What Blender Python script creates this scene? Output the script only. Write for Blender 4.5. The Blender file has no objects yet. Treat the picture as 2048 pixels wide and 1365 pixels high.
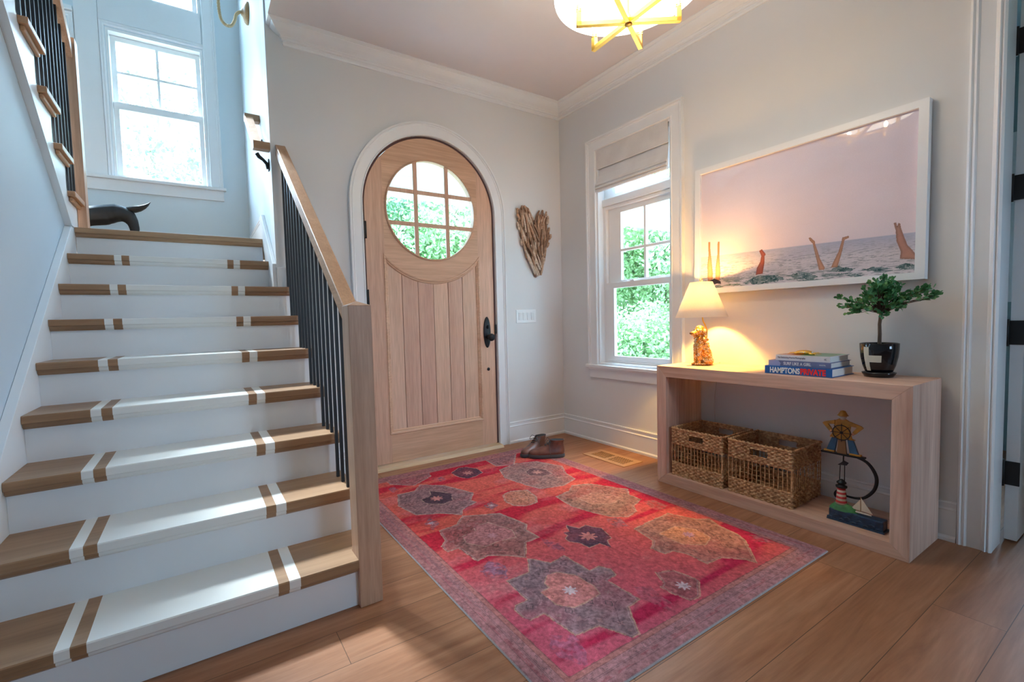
import bpy, bmesh, math, random
import numpy as np
from math import pi, sin, cos, radians, sqrt, atan2
from mathutils import Vector, Matrix, geometry

random.seed(7)
rng = np.random.default_rng(7)
SC = bpy.context.scene
COL = SC.collection

# ------------------------------------------------------------ camera
cam_data = bpy.data.cameras.new('camera')
cam = bpy.data.objects.new('camera', cam_data)
COL.objects.link(cam)
SC.camera = cam
cam_data.sensor_width = 36.0
cam_data.lens = 16.062
cam_data.shift_x = 0.02963
cam_data.shift_y = 0.0041
cam_data.clip_start = 0.02
cam_data.clip_end = 200
cam.matrix_world = Matrix(((0.847618, 0.052163, -0.528037, -2.9728),
                           (-0.529855, 0.030236, -0.847549, -3.2987),
                           (-0.028245, 0.998181, 0.053268, 1.1000),
                           (0, 0, 0, 1)))

# ------------------------------------------------------------ exposure, sky, sun
SC.view_settings.view_transform = 'Standard'
SC.view_settings.look = 'None'
SC.view_settings.gamma = 1.0
SC.view_settings.use_curve_mapping = False
SC.view_settings.exposure = 1.2
SC.cycles.use_denoising = True
SC.cycles.max_bounces = 10
SC.cycles.diffuse_bounces = 6
SC.cycles.transparent_max_bounces = 12
SC.cycles.sample_clamp_indirect = 6.0
SC.cycles.caustics_reflective = False
SC.cycles.caustics_refractive = False

world = bpy.data.worlds.new('sky'); SC.world = world
world.use_nodes = True
wn = world.node_tree.nodes; wl = world.node_tree.links
bg = wn['Background']
tc = wn.new('ShaderNodeTexCoord'); sep = wn.new('ShaderNodeSeparateXYZ')
ramp = wn.new('ShaderNodeValToRGB')
# overcast sky: the zenith is about three times as bright as the horizon
ramp.color_ramp.elements[0].position = 0.48; ramp.color_ramp.elements[0].color = (0.24, 0.33, 0.47, 1)
ramp.color_ramp.elements[1].position = 0.92; ramp.color_ramp.elements[1].color = (0.50, 0.72, 1.0, 1)
mp = wn.new('ShaderNodeMapRange')
mp.inputs['From Min'].default_value = -1; mp.inputs['From Max'].default_value = 1
wl.new(tc.outputs['Generated'], sep.inputs[0]); wl.new(sep.outputs['Z'], mp.inputs['Value'])
wl.new(mp.outputs[0], ramp.inputs[0]); wl.new(ramp.outputs[0], bg.inputs['Color'])
bg.inputs['Strength'].default_value = 16.0

def light(name, kind, loc, energy, color, **kw):
    d = bpy.data.lights.new(name, kind); d.energy = energy; d.color = color
    for k, v in kw.items(): setattr(d, k, v)
    o = bpy.data.objects.new(name, d); COL.objects.link(o); o.location = loc
    return o
sun = light('hazy_sun', 'SUN', (-4, 6, 12), 11.0, (0.84, 0.92, 1.0), angle=radians(11))
sun.rotation_euler = Vector((0.30, -1.0, -1.43)).to_track_quat('-Z', 'Y').to_euler()

def portal(loc, size, direction):
    d = bpy.data.lights.new('window_portal', 'AREA'); d.shape = 'RECTANGLE'
    d.size, d.size_y = size
    d.cycles.is_portal = True
    o = bpy.data.objects.new('window_portal', d); COL.objects.link(o); o.location = loc
    o.rotation_euler = Vector(direction).to_track_quat('-Z', 'Y').to_euler()
portal((-3.14, 1.7, 2.95), (0.74, 1.25), (0, -1, 0))
portal((-3.14, 1.7, 4.45), (0.74, 1.25), (0, -1, 0))
portal((-4.02, 1.7, 2.95), (0.74, 1.25), (0, -1, 0))
portal((-4.02, 1.7, 4.45), (0.74, 1.25), (0, -1, 0))
portal((0.2, -0.83, 1.4), (0.78, 1.5), (-1, 0, 0))
portal((-1.34, 0.2, 1.98), (0.85, 0.85), (0, -1, 0))
portal((-0.65, -7.12, 1.7), (1.1, 1.4), (0, 1, 0))

# ------------------------------------------------------------ node materials
def new_mat(name):
    m = bpy.data.materials.new(name); m.use_nodes = True
    nt = m.node_tree
    return m, nt, nt.nodes['Principled BSDF']
def rgba(c): return (c[0], c[1], c[2], 1)
def N(nt, kind, **kw):
    n = nt.nodes.new(kind)
    for k, v in kw.items():
        if k in n.inputs.keys(): n.inputs[k].default_value = v
        else: setattr(n, k, v)
    return n
def ramp_node(nt, fac, stops):
    r = nt.nodes.new('ShaderNodeValToRGB')
    e = r.color_ramp.elements
    while len(e) < len(stops): e.new(0.5)
    for el, (p, c) in zip(e, stops): el.position = p; el.color = rgba(c)
    nt.links.new(fac, r.inputs[0])
    return r.outputs[0]
def coords(nt, scale=(1, 1, 1), rot=(0, 0, 0), which='Object'):
    t = nt.nodes.new('ShaderNodeTexCoord'); m = nt.nodes.new('ShaderNodeMapping')
    m.inputs['Scale'].default_value = scale; m.inputs['Rotation'].default_value = rot
    nt.links.new(t.outputs[which], m.inputs[0])
    return m.outputs[0]
def mixc(nt, fac, a, b, mode='MIX'):
    m = nt.nodes.new('ShaderNodeMix'); m.data_type = 'RGBA'; m.blend_type = mode
    if isinstance(fac, (int, float)): m.inputs[0].default_value = fac
    else: nt.links.new(fac, m.inputs[0])
    for i, v in ((6, a), (7, b)):
        if isinstance(v, tuple): m.inputs[i].default_value = rgba(v)
        else: nt.links.new(v, m.inputs[i])
    return m.outputs[2]
def bump(nt, bsdf, height, strength=0.2, dist=0.002):
    b = N(nt, 'ShaderNodeBump'); b.inputs['Strength'].default_value = strength
    b.inputs['Distance'].default_value = dist
    nt.links.new(height, b.inputs['Height']); nt.links.new(b.outputs[0], bsdf.inputs['Normal'])
def plain(name, color, rough=0.5, metal=0.0, var=0.05, scale=8, bmp=0.05, coat=0.0, bscale=60):
    m, nt, b = new_mat(name)
    v = coords(nt, (scale,) * 3)
    n = N(nt, 'ShaderNodeTexNoise', Scale=1.0, Detail=3.0); nt.links.new(v, n.inputs['Vector'])
    lo = tuple(max(0, c * (1 - var)) for c in color); hi = tuple(min(1, c * (1 + var)) for c in color)
    nt.links.new(ramp_node(nt, n.outputs[0], [(0.3, lo), (0.7, hi)]), b.inputs['Base Color'])
    b.inputs['Roughness'].default_value = rough; b.inputs['Metallic'].default_value = metal
    b.inputs['Coat Weight'].default_value = coat
    if bmp > 0:
        n2 = N(nt, 'ShaderNodeTexNoise', Scale=float(bscale), Detail=2.0)
        nt.links.new(coords(nt), n2.inputs['Vector']); bump(nt, b, n2.outputs[0], bmp, 0.001)
    return m
def wood(name, dark, light_, axis='x', freq=28, rough=0.45, knots=0.0, streak=1.0, off=0.0):
    """grain runs along the given object axis"""
    m, nt, b = new_mat(name)
    s = {'x': (0.06, 1, 1), 'y': (1, 0.06, 1), 'z': (1, 1, 0.06)}[axis]
    v = coords(nt, s)
    va = N(nt, 'ShaderNodeVectorMath', operation='ADD'); va.inputs[1].default_value = (off, off * 2, off * 3)
    nt.links.new(v, va.inputs[0]); v = va.outputs[0]
    n1 = N(nt, 'ShaderNodeTexNoise', Scale=float(freq), Detail=5.0, Roughness=0.6, Distortion=0.6)
    nt.links.new(v, n1.inputs['Vector'])
    n2 = N(nt, 'ShaderNodeTexNoise', Scale=float(freq) * 6, Detail=3.0); nt.links.new(v, n2.inputs['Vector'])
    n3 = N(nt, 'ShaderNodeTexNoise', Scale=3.0, Detail=2.0); nt.links.new(v, n3.inputs['Vector'])
    mid = tuple((a + c) / 2 for a, c in zip(dark, light_))
    c1 = ramp_node(nt, n1.outputs[0], [(0.25, dark), (0.5, mid), (0.75, light_)])
    fine = ramp_node(nt, n2.outputs[0], [(0.3, (0.82, 0.80, 0.78)), (0.65, (1.05, 1.05, 1.05))])
    c2 = mixc(nt, 0.7 * streak, c1, fine, 'MULTIPLY')
    broad = ramp_node(nt, n3.outputs[0], [(0.3, (0.85, 0.83, 0.82)), (0.7, (1.08, 1.08, 1.08))])
    c3 = mixc(nt, 0.8, c2, broad, 'MULTIPLY')
    if knots:
        ks = {'x': (0.5, 1, 1), 'y': (1, 0.5, 1), 'z': (1, 1, 0.5)}[axis]
        vo = N(nt, 'ShaderNodeTexVoronoi', Scale=3.2); nt.links.new(coords(nt, ks), vo.inputs['Vector'])
        k = ramp_node(nt, vo.outputs['Distance'], [(0.0, (1, 1, 1)), (0.035 * knots, (0.6, 0.6, 0.6)), (0.07 * knots, (0, 0, 0))])
        c3 = mixc(nt, k, c3, tuple(c * 0.35 for c in dark))
    nt.links.new(c3, b.inputs['Base Color'])
    b.inputs['Roughness'].default_value = rough
    bump(nt, b, n2.outputs[0], 0.15, 0.001)
    return m

M = {}
M['paint'] = plain('wall_paint', (0.725, 0.72, 0.715), 0.6, var=0.012, scale=2, bmp=0.06, bscale=250)
M['ceiling'] = plain('ceiling_paint', (0.73, 0.69, 0.70), 0.7, var=0.01, bmp=0.03, bscale=250)
M['white'] = plain('white_trim_paint', (0.80, 0.81, 0.82), 0.35, var=0.01, bmp=0.02)
M['wellpaint'] = plain('stairwell_paint', (0.66, 0.735, 0.775), 0.6, var=0.012, scale=2, bmp=0.05, bscale=250)
M['vinyl'] = plain('white_window_frame', (0.84, 0.84, 0.84), 0.3, var=0.01, bmp=0)
M['oak_x'] = wood('oak_grain_across', (0.30, 0.17, 0.085), (0.47, 0.29, 0.165), 'x', 22)
M['oak_y'] = wood('oak_grain_deep', (0.42, 0.22, 0.11), (0.56, 0.32, 0.18), 'y', 22)
M['oak_z'] = wood('oak_grain_upright', (0.46, 0.27, 0.17), (0.64, 0.41, 0.285), 'z', 22)
M['door_z'] = wood('door_wood_upright', (0.56, 0.33, 0.22), (0.75, 0.48, 0.345), 'z', 20)
M['door_x'] = wood('door_wood_across', (0.57, 0.34, 0.215), (0.74, 0.475, 0.32), 'x', 14)
M['plank'] = [wood('door_plank_%s' % n, d, l, 'z', 18, off=i * 3.1) for i, (n, d, l) in enumerate(
    [('rosy', (0.59, 0.35, 0.25), (0.74, 0.49, 0.37)), ('pale', (0.63, 0.395, 0.275), (0.78, 0.53, 0.39)), ('pinkish', (0.54, 0.31, 0.225), (0.69, 0.44, 0.335))])]
M['fir_y'] = wood('fir_grain_long', (0.50, 0.27, 0.185), (0.84, 0.59, 0.46), 'y', 16, knots=1.0, rough=0.5)
M['fir_z'] = wood('fir_grain_upright', (0.50, 0.27, 0.195), (0.86, 0.64, 0.52), 'z', 16, knots=0.6, rough=0.5)
M['black'] = plain('black_metal', (0.006, 0.007, 0.009), 0.5, 0.0, bmp=0)
M['dark_iron'] = plain('blackened_iron', (0.02, 0.022, 0.026), 0.45, 0.6, bmp=0.1)
M['brass'] = plain('brushed_brass', (0.86, 0.52, 0.10), 0.38, 1.0, bmp=0.02)

# oak floor of wide boards running along x
def floor_mat():
    m, nt, b = new_mat('wide_oak_boards')
    v = coords(nt)
    br = N(nt, 'ShaderNodeTexBrick', offset=0.37, offset_frequency=2, squash=1.0)
    br.inputs['Scale'].default_value = 1.0
    br.inputs['Brick Width'].default_value = 1.9; br.inputs['Row Height'].default_value = 0.185
    br.inputs['Mortar Size'].default_value = 0.0012; br.inputs['Mortar Smooth'].default_value = 0.2
    br.inputs['Bias'].default_value = 0.0
    br.inputs['Color1'].default_value = (0, 0, 0, 1); br.inputs['Color2'].default_value = (1, 1, 1, 1)
    br.inputs['Mortar'].default_value = (0.5, 0.5, 0.5, 1)
    nt.links.new(v, br.inputs['Vector'])
    # shift the grain from board to board
    sep = N(nt, 'ShaderNodeSeparateColor'); nt.links.new(br.outputs['Color'], sep.inputs[0])
    mul = N(nt, 'ShaderNodeMath', operation='MULTIPLY'); nt.links.new(sep.outputs[0], mul.inputs[0]); mul.inputs[1].default_value = 7.0
    cmb = N(nt, 'ShaderNodeCombineXYZ'); nt.links.new(mul.outputs[0], cmb.inputs[0]); nt.links.new(mul.outputs[0], cmb.inputs[2])
    add = N(nt, 'ShaderNodeVectorMath', operation='ADD'); nt.links.new(coords(nt, (0.09, 1, 1)), add.inputs[0]); nt.links.new(cmb.outputs[0], add.inputs[1])
    n1 = N(nt, 'ShaderNodeTexNoise', Scale=12.0, Detail=6.0, Roughness=0.6, Distortion=1.6); nt.links.new(add.outputs[0], n1.inputs['Vector'])
    n2 = N(nt, 'ShaderNodeTexNoise', Scale=90.0, Detail=3.0); nt.links.new(add.outputs[0], n2.inputs['Vector'])
    c = ramp_node(nt, n1.outputs[0], [(0.25, (0.225, 0.092, 0.042)), (0.5, (0.325, 0.148, 0.076)), (0.75, (0.41, 0.21, 0.118))])
    f = ramp_node(nt, n2.outputs[0], [(0.3, (0.84, 0.82, 0.8)), (0.65, (1.05, 1.05, 1.05))])
    c = mixc(nt, 0.7, c, f, 'MULTIPLY')
    tone = ramp_node(nt, sep.outputs[0], [(0.0, (0.86, 0.84, 0.82)), (1.0, (1.1, 1.1, 1.1))])
    c = mixc(nt, 0.8, c, tone, 'MULTIPLY')
    vo = N(nt, 'ShaderNodeTexVoronoi', Scale=1.5); nt.links.new(coords(nt, (0.55, 1, 1)), vo.inputs['Vector'])
    nn = N(nt, 'ShaderNodeTexNoise', Scale=40.0); nt.links.new(coords(nt), nn.inputs['Vector'])
    ad = N(nt, 'ShaderNodeMath', operation='MULTIPLY_ADD'); nt.links.new(nn.outputs[0], ad.inputs[0]); ad.inputs[1].default_value = 0.05; nt.links.new(vo.outputs['Distance'], ad.inputs[2])
    k = ramp_node(nt, ad.outputs[0], [(0.040, (1, 1, 1)), (0.060, (0.6, 0.6, 0.6)), (0.105, (0, 0, 0))])
    c = mixc(nt, k, c, (0.07, 0.035, 0.02))
    c = mixc(nt, br.outputs['Fac'], c, (0.09, 0.045, 0.022))
    nt.links.new(c, b.inputs['Base Color'])
    b.inputs['Roughness'].default_value = 0.42
    b.inputs['Specular IOR Level'].default_value = 0.28
    bump(nt, b, n2.outputs[0], 0.08, 0.001)
    return m
M['floor'] = floor_mat()

# stair tread: oak with a runner pattern of white paint (bands across the object's x)
def tread_mat():
    m, nt, b = new_mat('oak_tread_with_painted_runner')
    src = M['oak_x'].node_tree
    v = coords(nt, (0.06, 1, 1))
    n1 = N(nt, 'ShaderNodeTexNoise', Scale=22.0, Detail=5.0, Distortion=0.6); nt.links.new(v, n1.inputs['Vector'])
    n2 = N(nt, 'ShaderNodeTexNoise', Scale=130.0, Detail=3.0); nt.links.new(v, n2.inputs['Vector'])
    c = ramp_node(nt, n1.outputs[0], [(0.25, (0.25, 0.135, 0.066)), (0.5, (0.325, 0.18, 0.092)), (0.75, (0.39, 0.23, 0.125))])
    f = ramp_node(nt, n2.outputs[0], [(0.3, (0.84, 0.82, 0.8)), (0.65, (1.05, 1.05, 1.05))])
    c = mixc(nt, 0.6, c, f, 'MULTIPLY')
    t = nt.nodes.new('ShaderNodeTexCoord'); s = nt.nodes.new('ShaderNodeSeparateXYZ'); nt.links.new(t.outputs['Object'], s.inputs[0])
    fac = None
    for a, z in ((-3.364, -3.329), (-3.292, -2.774), (-2.738, -2.700)):
        g = N(nt, 'ShaderNodeMath', operation='GREATER_THAN'); nt.links.new(s.outputs['X'], g.inputs[0]); g.inputs[1].default_value = a + 3.0
        l = N(nt, 'ShaderNodeMath', operation='LESS_THAN'); nt.links.new(s.outputs['X'], l.inputs[0]); l.inputs[1].default_value = z + 3.0
        mu = N(nt, 'ShaderNodeMath', operation='MULTIPLY'); nt.links.new(g.outputs[0], mu.inputs[0]); nt.links.new(l.outputs[0], mu.inputs[1])
        if fac is None: fac = mu.outputs[0]
        else:
            ad = N(nt, 'ShaderNodeMath', operation='ADD'); nt.links.new(fac, ad.inputs[0]); nt.links.new(mu.outputs[0], ad.inputs[1]); fac = ad.outputs[0]
    nt.links.new(mixc(nt, fac, c, (0.80, 0.79, 0.75)), b.inputs['Base Color'])
    b.inputs['Roughness'].default_value = 0.4
    bump(nt, b, n2.outputs[0], 0.08, 0.001)
    return m
M['tread'] = tread_mat()

def glass_mat(name='window_glass', tint=(0.97, 1, 0.99), refl=1.0):
    m, nt, b = new_mat(name)
    nt.nodes.remove(b)
    out = nt.nodes['Material Output']
    tr = N(nt, 'ShaderNodeBsdfTransparent'); tr.inputs[0].default_value = rgba(tint)
    gl = N(nt, 'ShaderNodeBsdfGlossy'); gl.inputs['Roughness'].default_value = 0.01
    lw = N(nt, 'ShaderNodeLayerWeight'); pw_ = N(nt, 'ShaderNodeMath', operation='POWER'); nt.links.new(lw.outputs['Facing'], pw_.inputs[0]); pw_.inputs[1].default_value = 5.0
    fr = N(nt, 'ShaderNodeMath', operation='MULTIPLY_ADD'); nt.links.new(pw_.outputs[0], fr.inputs[0]); fr.inputs[1].default_value = 0.9; fr.inputs[2].default_value = 0.035
    ms = N(nt, 'ShaderNodeMixShader')
    nt.links.new(fr.outputs[0], ms.inputs[0]); nt.links.new(tr.outputs[0], ms.inputs[1]); nt.links.new(gl.outputs[0], ms.inputs[2])
    nt.links.new(ms.outputs[0], out.inputs['Surface'])
    return m
M['glass'] = glass_mat()

def attr_mat(name, rough=0.9, coat=0.0, noise=0.25, nscale=400, bmp=0.4, spec=0.5):
    m, nt, b = new_mat(name)
    a = N(nt, 'ShaderNodeAttribute', attribute_name='pattern')
    n = N(nt, 'ShaderNodeTexNoise', Scale=float(nscale), Detail=2.0); nt.links.new(coords(nt), n.inputs['Vector'])
    f = ramp_node(nt, n.outputs[0], [(0.3, (1 - noise,) * 3), (0.7, (1 + noise,) * 3)])
    nt.links.new(mixc(nt, 1.0, a.outputs['Color'], f, 'MULTIPLY'), b.inputs['Base Color'])
    b.inputs['Roughness'].default_value = rough
    b.inputs['Coat Weight'].default_value = coat; b.inputs['Coat Roughness'].default_value = 0.01
    b.inputs['Specular IOR Level'].default_value = spec
    if bmp: bump(nt, b, n.outputs[0], bmp, 0.002)
    return m
def emit_mat(name, color, strength):
    m, nt, b = new_mat(name)
    b.inputs['Base Color'].default_value = rgba(color)
    b.inputs['Emission Color'].default_value = rgba(color); b.inputs['Emission Strength'].default_value = strength
    return m

# ------------------------------------------------------------ mesh helpers
class MB:
    def __init__(s): s.v = []; s.f = []; s.smooth = []
    def add(s, verts, faces, smooth=False):
        o = len(s.v); s.v += [tuple(p) for p in verts]
        s.f += [tuple(i + o for i in f) for f in faces]; s.smooth += [smooth] * len(faces)
        return s
    def box(s, x0, x1, y0, y1, z0, z1):
        x0, x1 = sorted((x0, x1)); y0, y1 = sorted((y0, y1)); z0, z1 = sorted((z0, z1))
        return s.add([(x0, y0, z0), (x1, y0, z0), (x1, y1, z0), (x0, y1, z0), (x0, y0, z1), (x1, y0, z1), (x1, y1, z1), (x0, y1, z1)],
                     [(0, 3, 2, 1), (4, 5, 6, 7), (0, 1, 5, 4), (1, 2, 6, 5), (2, 3, 7, 6), (3, 0, 4, 7)])
    def loft(s, rings, cap=True, smooth=True, close=True):
        n = len(rings[0]); v = [p for r in rings for p in r]; f = []
        for i in range(len(rings) - 1):
            for j in range(n if close else n - 1):
                k = (j + 1) % n
                f.append((i * n + j, i * n + k, (i + 1) * n + k, (i + 1) * n + j))
        s.add(v, f, smooth)
        if cap:
            s.add(rings[0], [tuple(range(n))[::-1]]); s.add(rings[-1], [tuple(range(n))])
        return s
    def tube(s, pts, r, n=10, cap=True, smooth=True, square=False):
        pts = [Vector(p) for p in pts]; rs = r if isinstance(r, (list, tuple)) else [r] * len(pts)
        rings = []; up = None
        for i, p in enumerate(pts):
            d = (pts[min(i + 1, len(pts) - 1)] - pts[max(i - 1, 0)]).normalized()
            if up is None:
                up = Vector((0, 0, 1)) if abs(d.z) < 0.9 else Vector((1, 0, 0))
            a = d.cross(up).normalized(); b_ = a.cross(d).normalized(); up = b_
            rings.append([p + a * rs[i] * cos(2 * pi * j / n) + b_ * rs[i] * sin(2 * pi * j / n) for j in range(n)])
        return s.loft(rings, cap, smooth)
    def lathe(s, prof, c=(0, 0, 0), n=32, axis='z', smooth=True):
        rings = []
        for r, h in prof:
            ring = []
            for j in range(n):
                a = 2 * pi * j / n; u, w = r * cos(a), r * sin(a)
                ring.append({'z': (c[0] + u, c[1] + w, c[2] + h), 'y': (c[0] + u, c[1] + h, c[2] + w), 'x': (c[0] + h, c[1] + u, c[2] + w)}[axis])
            rings.append(ring)
        return s.loft(rings, False, smooth)
    def prism(s, poly, a, b_, axis='x', holes=()):
        """polygon (2D) extruded from a to b along the axis; holes cut right through"""
        def P(u, w, t): return {'x': (t, u, w), 'y': (u, t, w), 'z': (u, w, t)}[axis]
        loops = [list(poly)] + [list(h) for h in holes]
        flat = [p for l in loops for p in l]
        tris = geometry.tessellate_polygon([[Vector((p[0], p[1], 0)) for p in l] for l in loops])
        n = len(flat)
        v = [P(p[0], p[1], a) for p in flat] + [P(p[0], p[1], b_) for p in flat]
        f = [tuple(t) for t in tris] + [tuple(i + n for i in t)[::-1] for t in tris]
        o = 0
        for l in loops:
            m = len(l)
            for i in range(m):
                j = (i + 1) % m
                f.append((o + i, o + j, n + o + j, n + o + i))
            o += m
        return s.add(v, f)
def build(name, mb, mat, parent=None, bevel=0.0, seg=2, fix=True, local=True):
    me = bpy.data.meshes.new(name)
    off = Vector(parent.matrix_world.translation) if False else Vector((0, 0, 0))
    if parent is not None and local: off = WORLD_LOC.get(parent.name, Vector((0, 0, 0)))
    v = [(p[0] - off.x, p[1] - off.y, p[2] - off.z) for p in mb.v]
    me.from_pydata(v, [], mb.f); me.update()
    if fix:
        bm = bmesh.new(); bm.from_mesh(me)
        bmesh.ops.recalc_face_normals(bm, faces=bm.faces)
        bm.to_mesh(me); bm.free()
    me.polygons.foreach_set('use_smooth', mb.smooth) if len(mb.smooth) == len(me.polygons) else None
    me.materials.append(mat)
    o = bpy.data.objects.new(name, me); COL.objects.link(o)
    WORLD_LOC[o.name] = off
    if parent is not None: o.parent = parent
    if bevel:
        b = o.modifiers.new('bevel', 'BEVEL'); b.width = bevel; b.segments = seg; b.limit_method = 'ANGLE'; b.angle_limit = radians(40)
    return o
WORLD_LOC = {}
def thing(name, label, cat, loc=(0, 0, 0), group=None):
    o = bpy.data.objects.new(name, None); COL.objects.link(o)
    o.empty_display_size = 0.05
    o.location = loc; WORLD_LOC[o.name] = Vector(loc)
    o['label'] = label; o['category'] = cat
    if group: o['group'] = group
    return o
def tag(o, label, cat, group=None):
    o['label'] = label; o['category'] = cat
    if group: o['group'] = group
    return o
def struct(o): o['kind'] = 'structure'; return o
def sempty(name, loc=(0, 0, 0)):
    o = bpy.data.objects.new(name, None); COL.objects.link(o); o.empty_display_size = 0.05
    o.location = loc; WORLD_LOC[o.name] = Vector(loc); o['kind'] = 'structure'; return o
def copy_tree(o, parent=None):
    c = o.copy(); COL.objects.link(c)
    WORLD_LOC[c.name] = WORLD_LOC.get(o.name, Vector((0, 0, 0)))
    if parent is not None: c.parent = parent
    for ch in list(o.children): copy_tree(ch, c)
    return c
def circle(cx, cy, r, n=48, a0=0, a1=2 * pi, closed=True):
    m = n if closed else n + 1
    return [(cx + r * cos(a0 + (a1 - a0) * i / n), cy + r * sin(a0 + (a1 - a0) * i / n)) for i in range(m)]
def rect(a, b, c, d): return [(a, c), (b, c), (b, d), (a, d)]
def sweep_run(mb, prof, p0, p1, inward, m0=0, m1=0):
    """profile [(offset from wall, z)] run from p0 to p1 (xy) with mitred ends"""
    p0, p1 = Vector(p0), Vector(p1); d = (p1 - p0).normalized(); n = Vector(inward)
    rings = []
    for p, m in ((p0, m0), (p1, m1)):
        rings.append([(p.x + n.x * o + d.x * o * m, p.y + n.y * o + d.y * o * m, z) for o, z in prof])
    mb.loft(rings, True, False)
def casing(mb, path, dirs, prof, plane, base, sign, closed=False):
    """path in plane coords, dirs = outward unit (mitred) vectors, prof [(u outward, proud)]"""
    def P(u, w, t): return {'x': (base + sign * t, u, w), 'y': (u, base + sign * t, w)}[plane]
    rings = [[P(p[0] + dd[0] * u, p[1] + dd[1] * u, t) for u, t in prof] for p, dd in zip(path, dirs)]
    if closed: rings.append(rings[0])
    mb.loft(rings, not closed, False)
CAS = [(0, 0), (0, 0.014), (0.006, 0.018), (0.012, 0.014), (0.02, 0.014), (0.07, 0.017), (0.076, 0.022), (0.084, 0.020), (0.088, 0.028), (0.098, 0.030), (0.1, 0.026), (0.1, 0)]
def blob(name, parts, voxel, mat, parent=None, smooth_it=4, disp=None):
    """one continuous skin grown around ellipsoids / tapered capsules"""
    bm = bmesh.new()
    for p in parts:
        if p[0] == 'e':
            _, c, r = p[:3]; rot = p[3] if len(p) > 3 else Matrix.Identity(3)
            mat4 = Matrix.Translation(c) @ rot.to_4x4() @ Matrix.Diagonal((r[0], r[1], r[2], 1))
            bmesh.ops.create_icosphere(bm, subdivisions=3, radius=1.0, matrix=mat4)
        else:
            _, pts, rs = p
            for i in range(len(pts) - 1):
                a, b_ = Vector(pts[i]), Vector(pts[i + 1]); steps = max(2, int((b_ - a).length / (min(rs[i], rs[i + 1]) * 0.35)))
                for k in range(steps + 1):
                    t = k / steps; c = a.lerp(b_, t); r = rs[i] * (1 - t) + rs[i + 1] * t
                    bmesh.ops.create_icosphere(bm, subdivisions=2, radius=r, matrix=Matrix.Translation(c))
    me = bpy.data.meshes.new(name); bm.to_mesh(me); bm.free()
    tmp = bpy.data.objects.new('tmp', me); COL.objects.link(tmp)
    r = tmp.modifiers.new('r', 'REMESH'); r.mode = 'VOXEL'; r.voxel_size = voxel
    s_ = tmp.modifiers.new('s', 'SMOOTH'); s_.factor = 0.5; s_.iterations = smooth_it
    dg = bpy.context.evaluated_depsgraph_get()
    me2 = bpy.data.meshes.new_from_object(tmp.evaluated_get(dg))
    bpy.data.objects.remove(tmp)
    me2.name = name
    off = WORLD_LOC.get(parent.name, Vector((0, 0, 0))) if parent is not None else Vector((0, 0, 0))
    me2.transform(Matrix.Translation(-off))
    me2.polygons.foreach_set('use_smooth', [True] * len(me2.polygons))
    me2.materials.clear(); me2.materials.append(mat)
    o = bpy.data.objects.new(name, me2); COL.objects.link(o); WORLD_LOC[o.name] = off
    if parent is not None: o.parent = parent
    return o
def text_part(name, body, size, mat, parent, to_world, extrude=0.0006, bold=0.0, width=None, font_scale_y=1.0):
    c = bpy.data.curves.new(name, 'FONT'); c.body = body; c.size = size; c.extrude = extrude; c.offset = bold
    c.align_x = 'LEFT'; c.align_y = 'CENTER'
    tmp = bpy.data.objects.new('tmp', c); COL.objects.link(tmp)
    dg = bpy.context.evaluated_depsgraph_get()
    me = bpy.data.meshes.new_from_object(tmp.evaluated_get(dg)); bpy.data.objects.remove(tmp)
    xs = [v.co.x for v in me.vertices]; ys = [v.co.y for v in me.vertices]
    w = max(xs) - min(xs); h = max(ys) - min(ys); cy = (max(ys) + min(ys)) / 2; x0 = min(xs)
    sx = (width / w) if width else 1
    off = WORLD_LOC.get(parent.name, Vector((0, 0, 0)))
    for v in me.vertices:
        p = to_world((v.co.x - x0) * sx, (v.co.y - cy) * font_scale_y, v.co.z)
        v.co = Vector(p) - off
    me.materials.clear(); me.materials.append(mat); me.name = name
    o = bpy.data.objects.new(name, me); COL.objects.link(o); o.parent = parent
    return o

# ============================================================ SETTING
# ---- floor, ceiling, walls
o = struct(build('floor', MB().box(-4.7, 2.3, -7.1, 0.0, -0.1, 0.0), M['floor']))
o = struct(build('ceiling', MB().box(-2.49, 0.16, -7.1, 0.1, 3.06, 3.3).box(-4.75, -2.49, -7.1, -3.0, 3.06, 3.3), M['ceiling']))
struct(build('ceiling', MB().box(-4.8, -2.2, -3.1, 1.7, 5.6, 5.75), M['wellpaint']))

DC, DZ, DR = -1.3335, 1.979, 0.5545          # front door: centre, spring line, half width
def arch(r, z0, n=44, cz=DZ):
    pts = [(DC - r, z0)] + [(DC + r * cos(pi - pi * i / n), cz + r * sin(pi * i / n)) for i in range(n + 1)] + [(DC + r, z0)]
    return pts
ap = arch(0.59, -0.001)
struct(build('wall_back', MB().prism([(-2.5, 0)] + ap + [(0.0, 0), (0.0, 3.3), (-2.5, 3.3)], 0.0, 0.16, 'y'), M['paint']))
WY0, WY1, WZ0, WZ1 = -1.19, -0.457, 0.69, 2.52
struct(build('wall_right', MB().prism([(-2.80, 0), (0.16, 0), (0.16, 3.3), (-7.1, 3.3), (-7.1, 0), (-3.75, 0), (-3.75, 2.65), (-2.80, 2.65)], 0.0, 0.14, 'x',
        holes=[rect(WY0, WY1, WZ0, WZ1)]), M['paint']))
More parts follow.
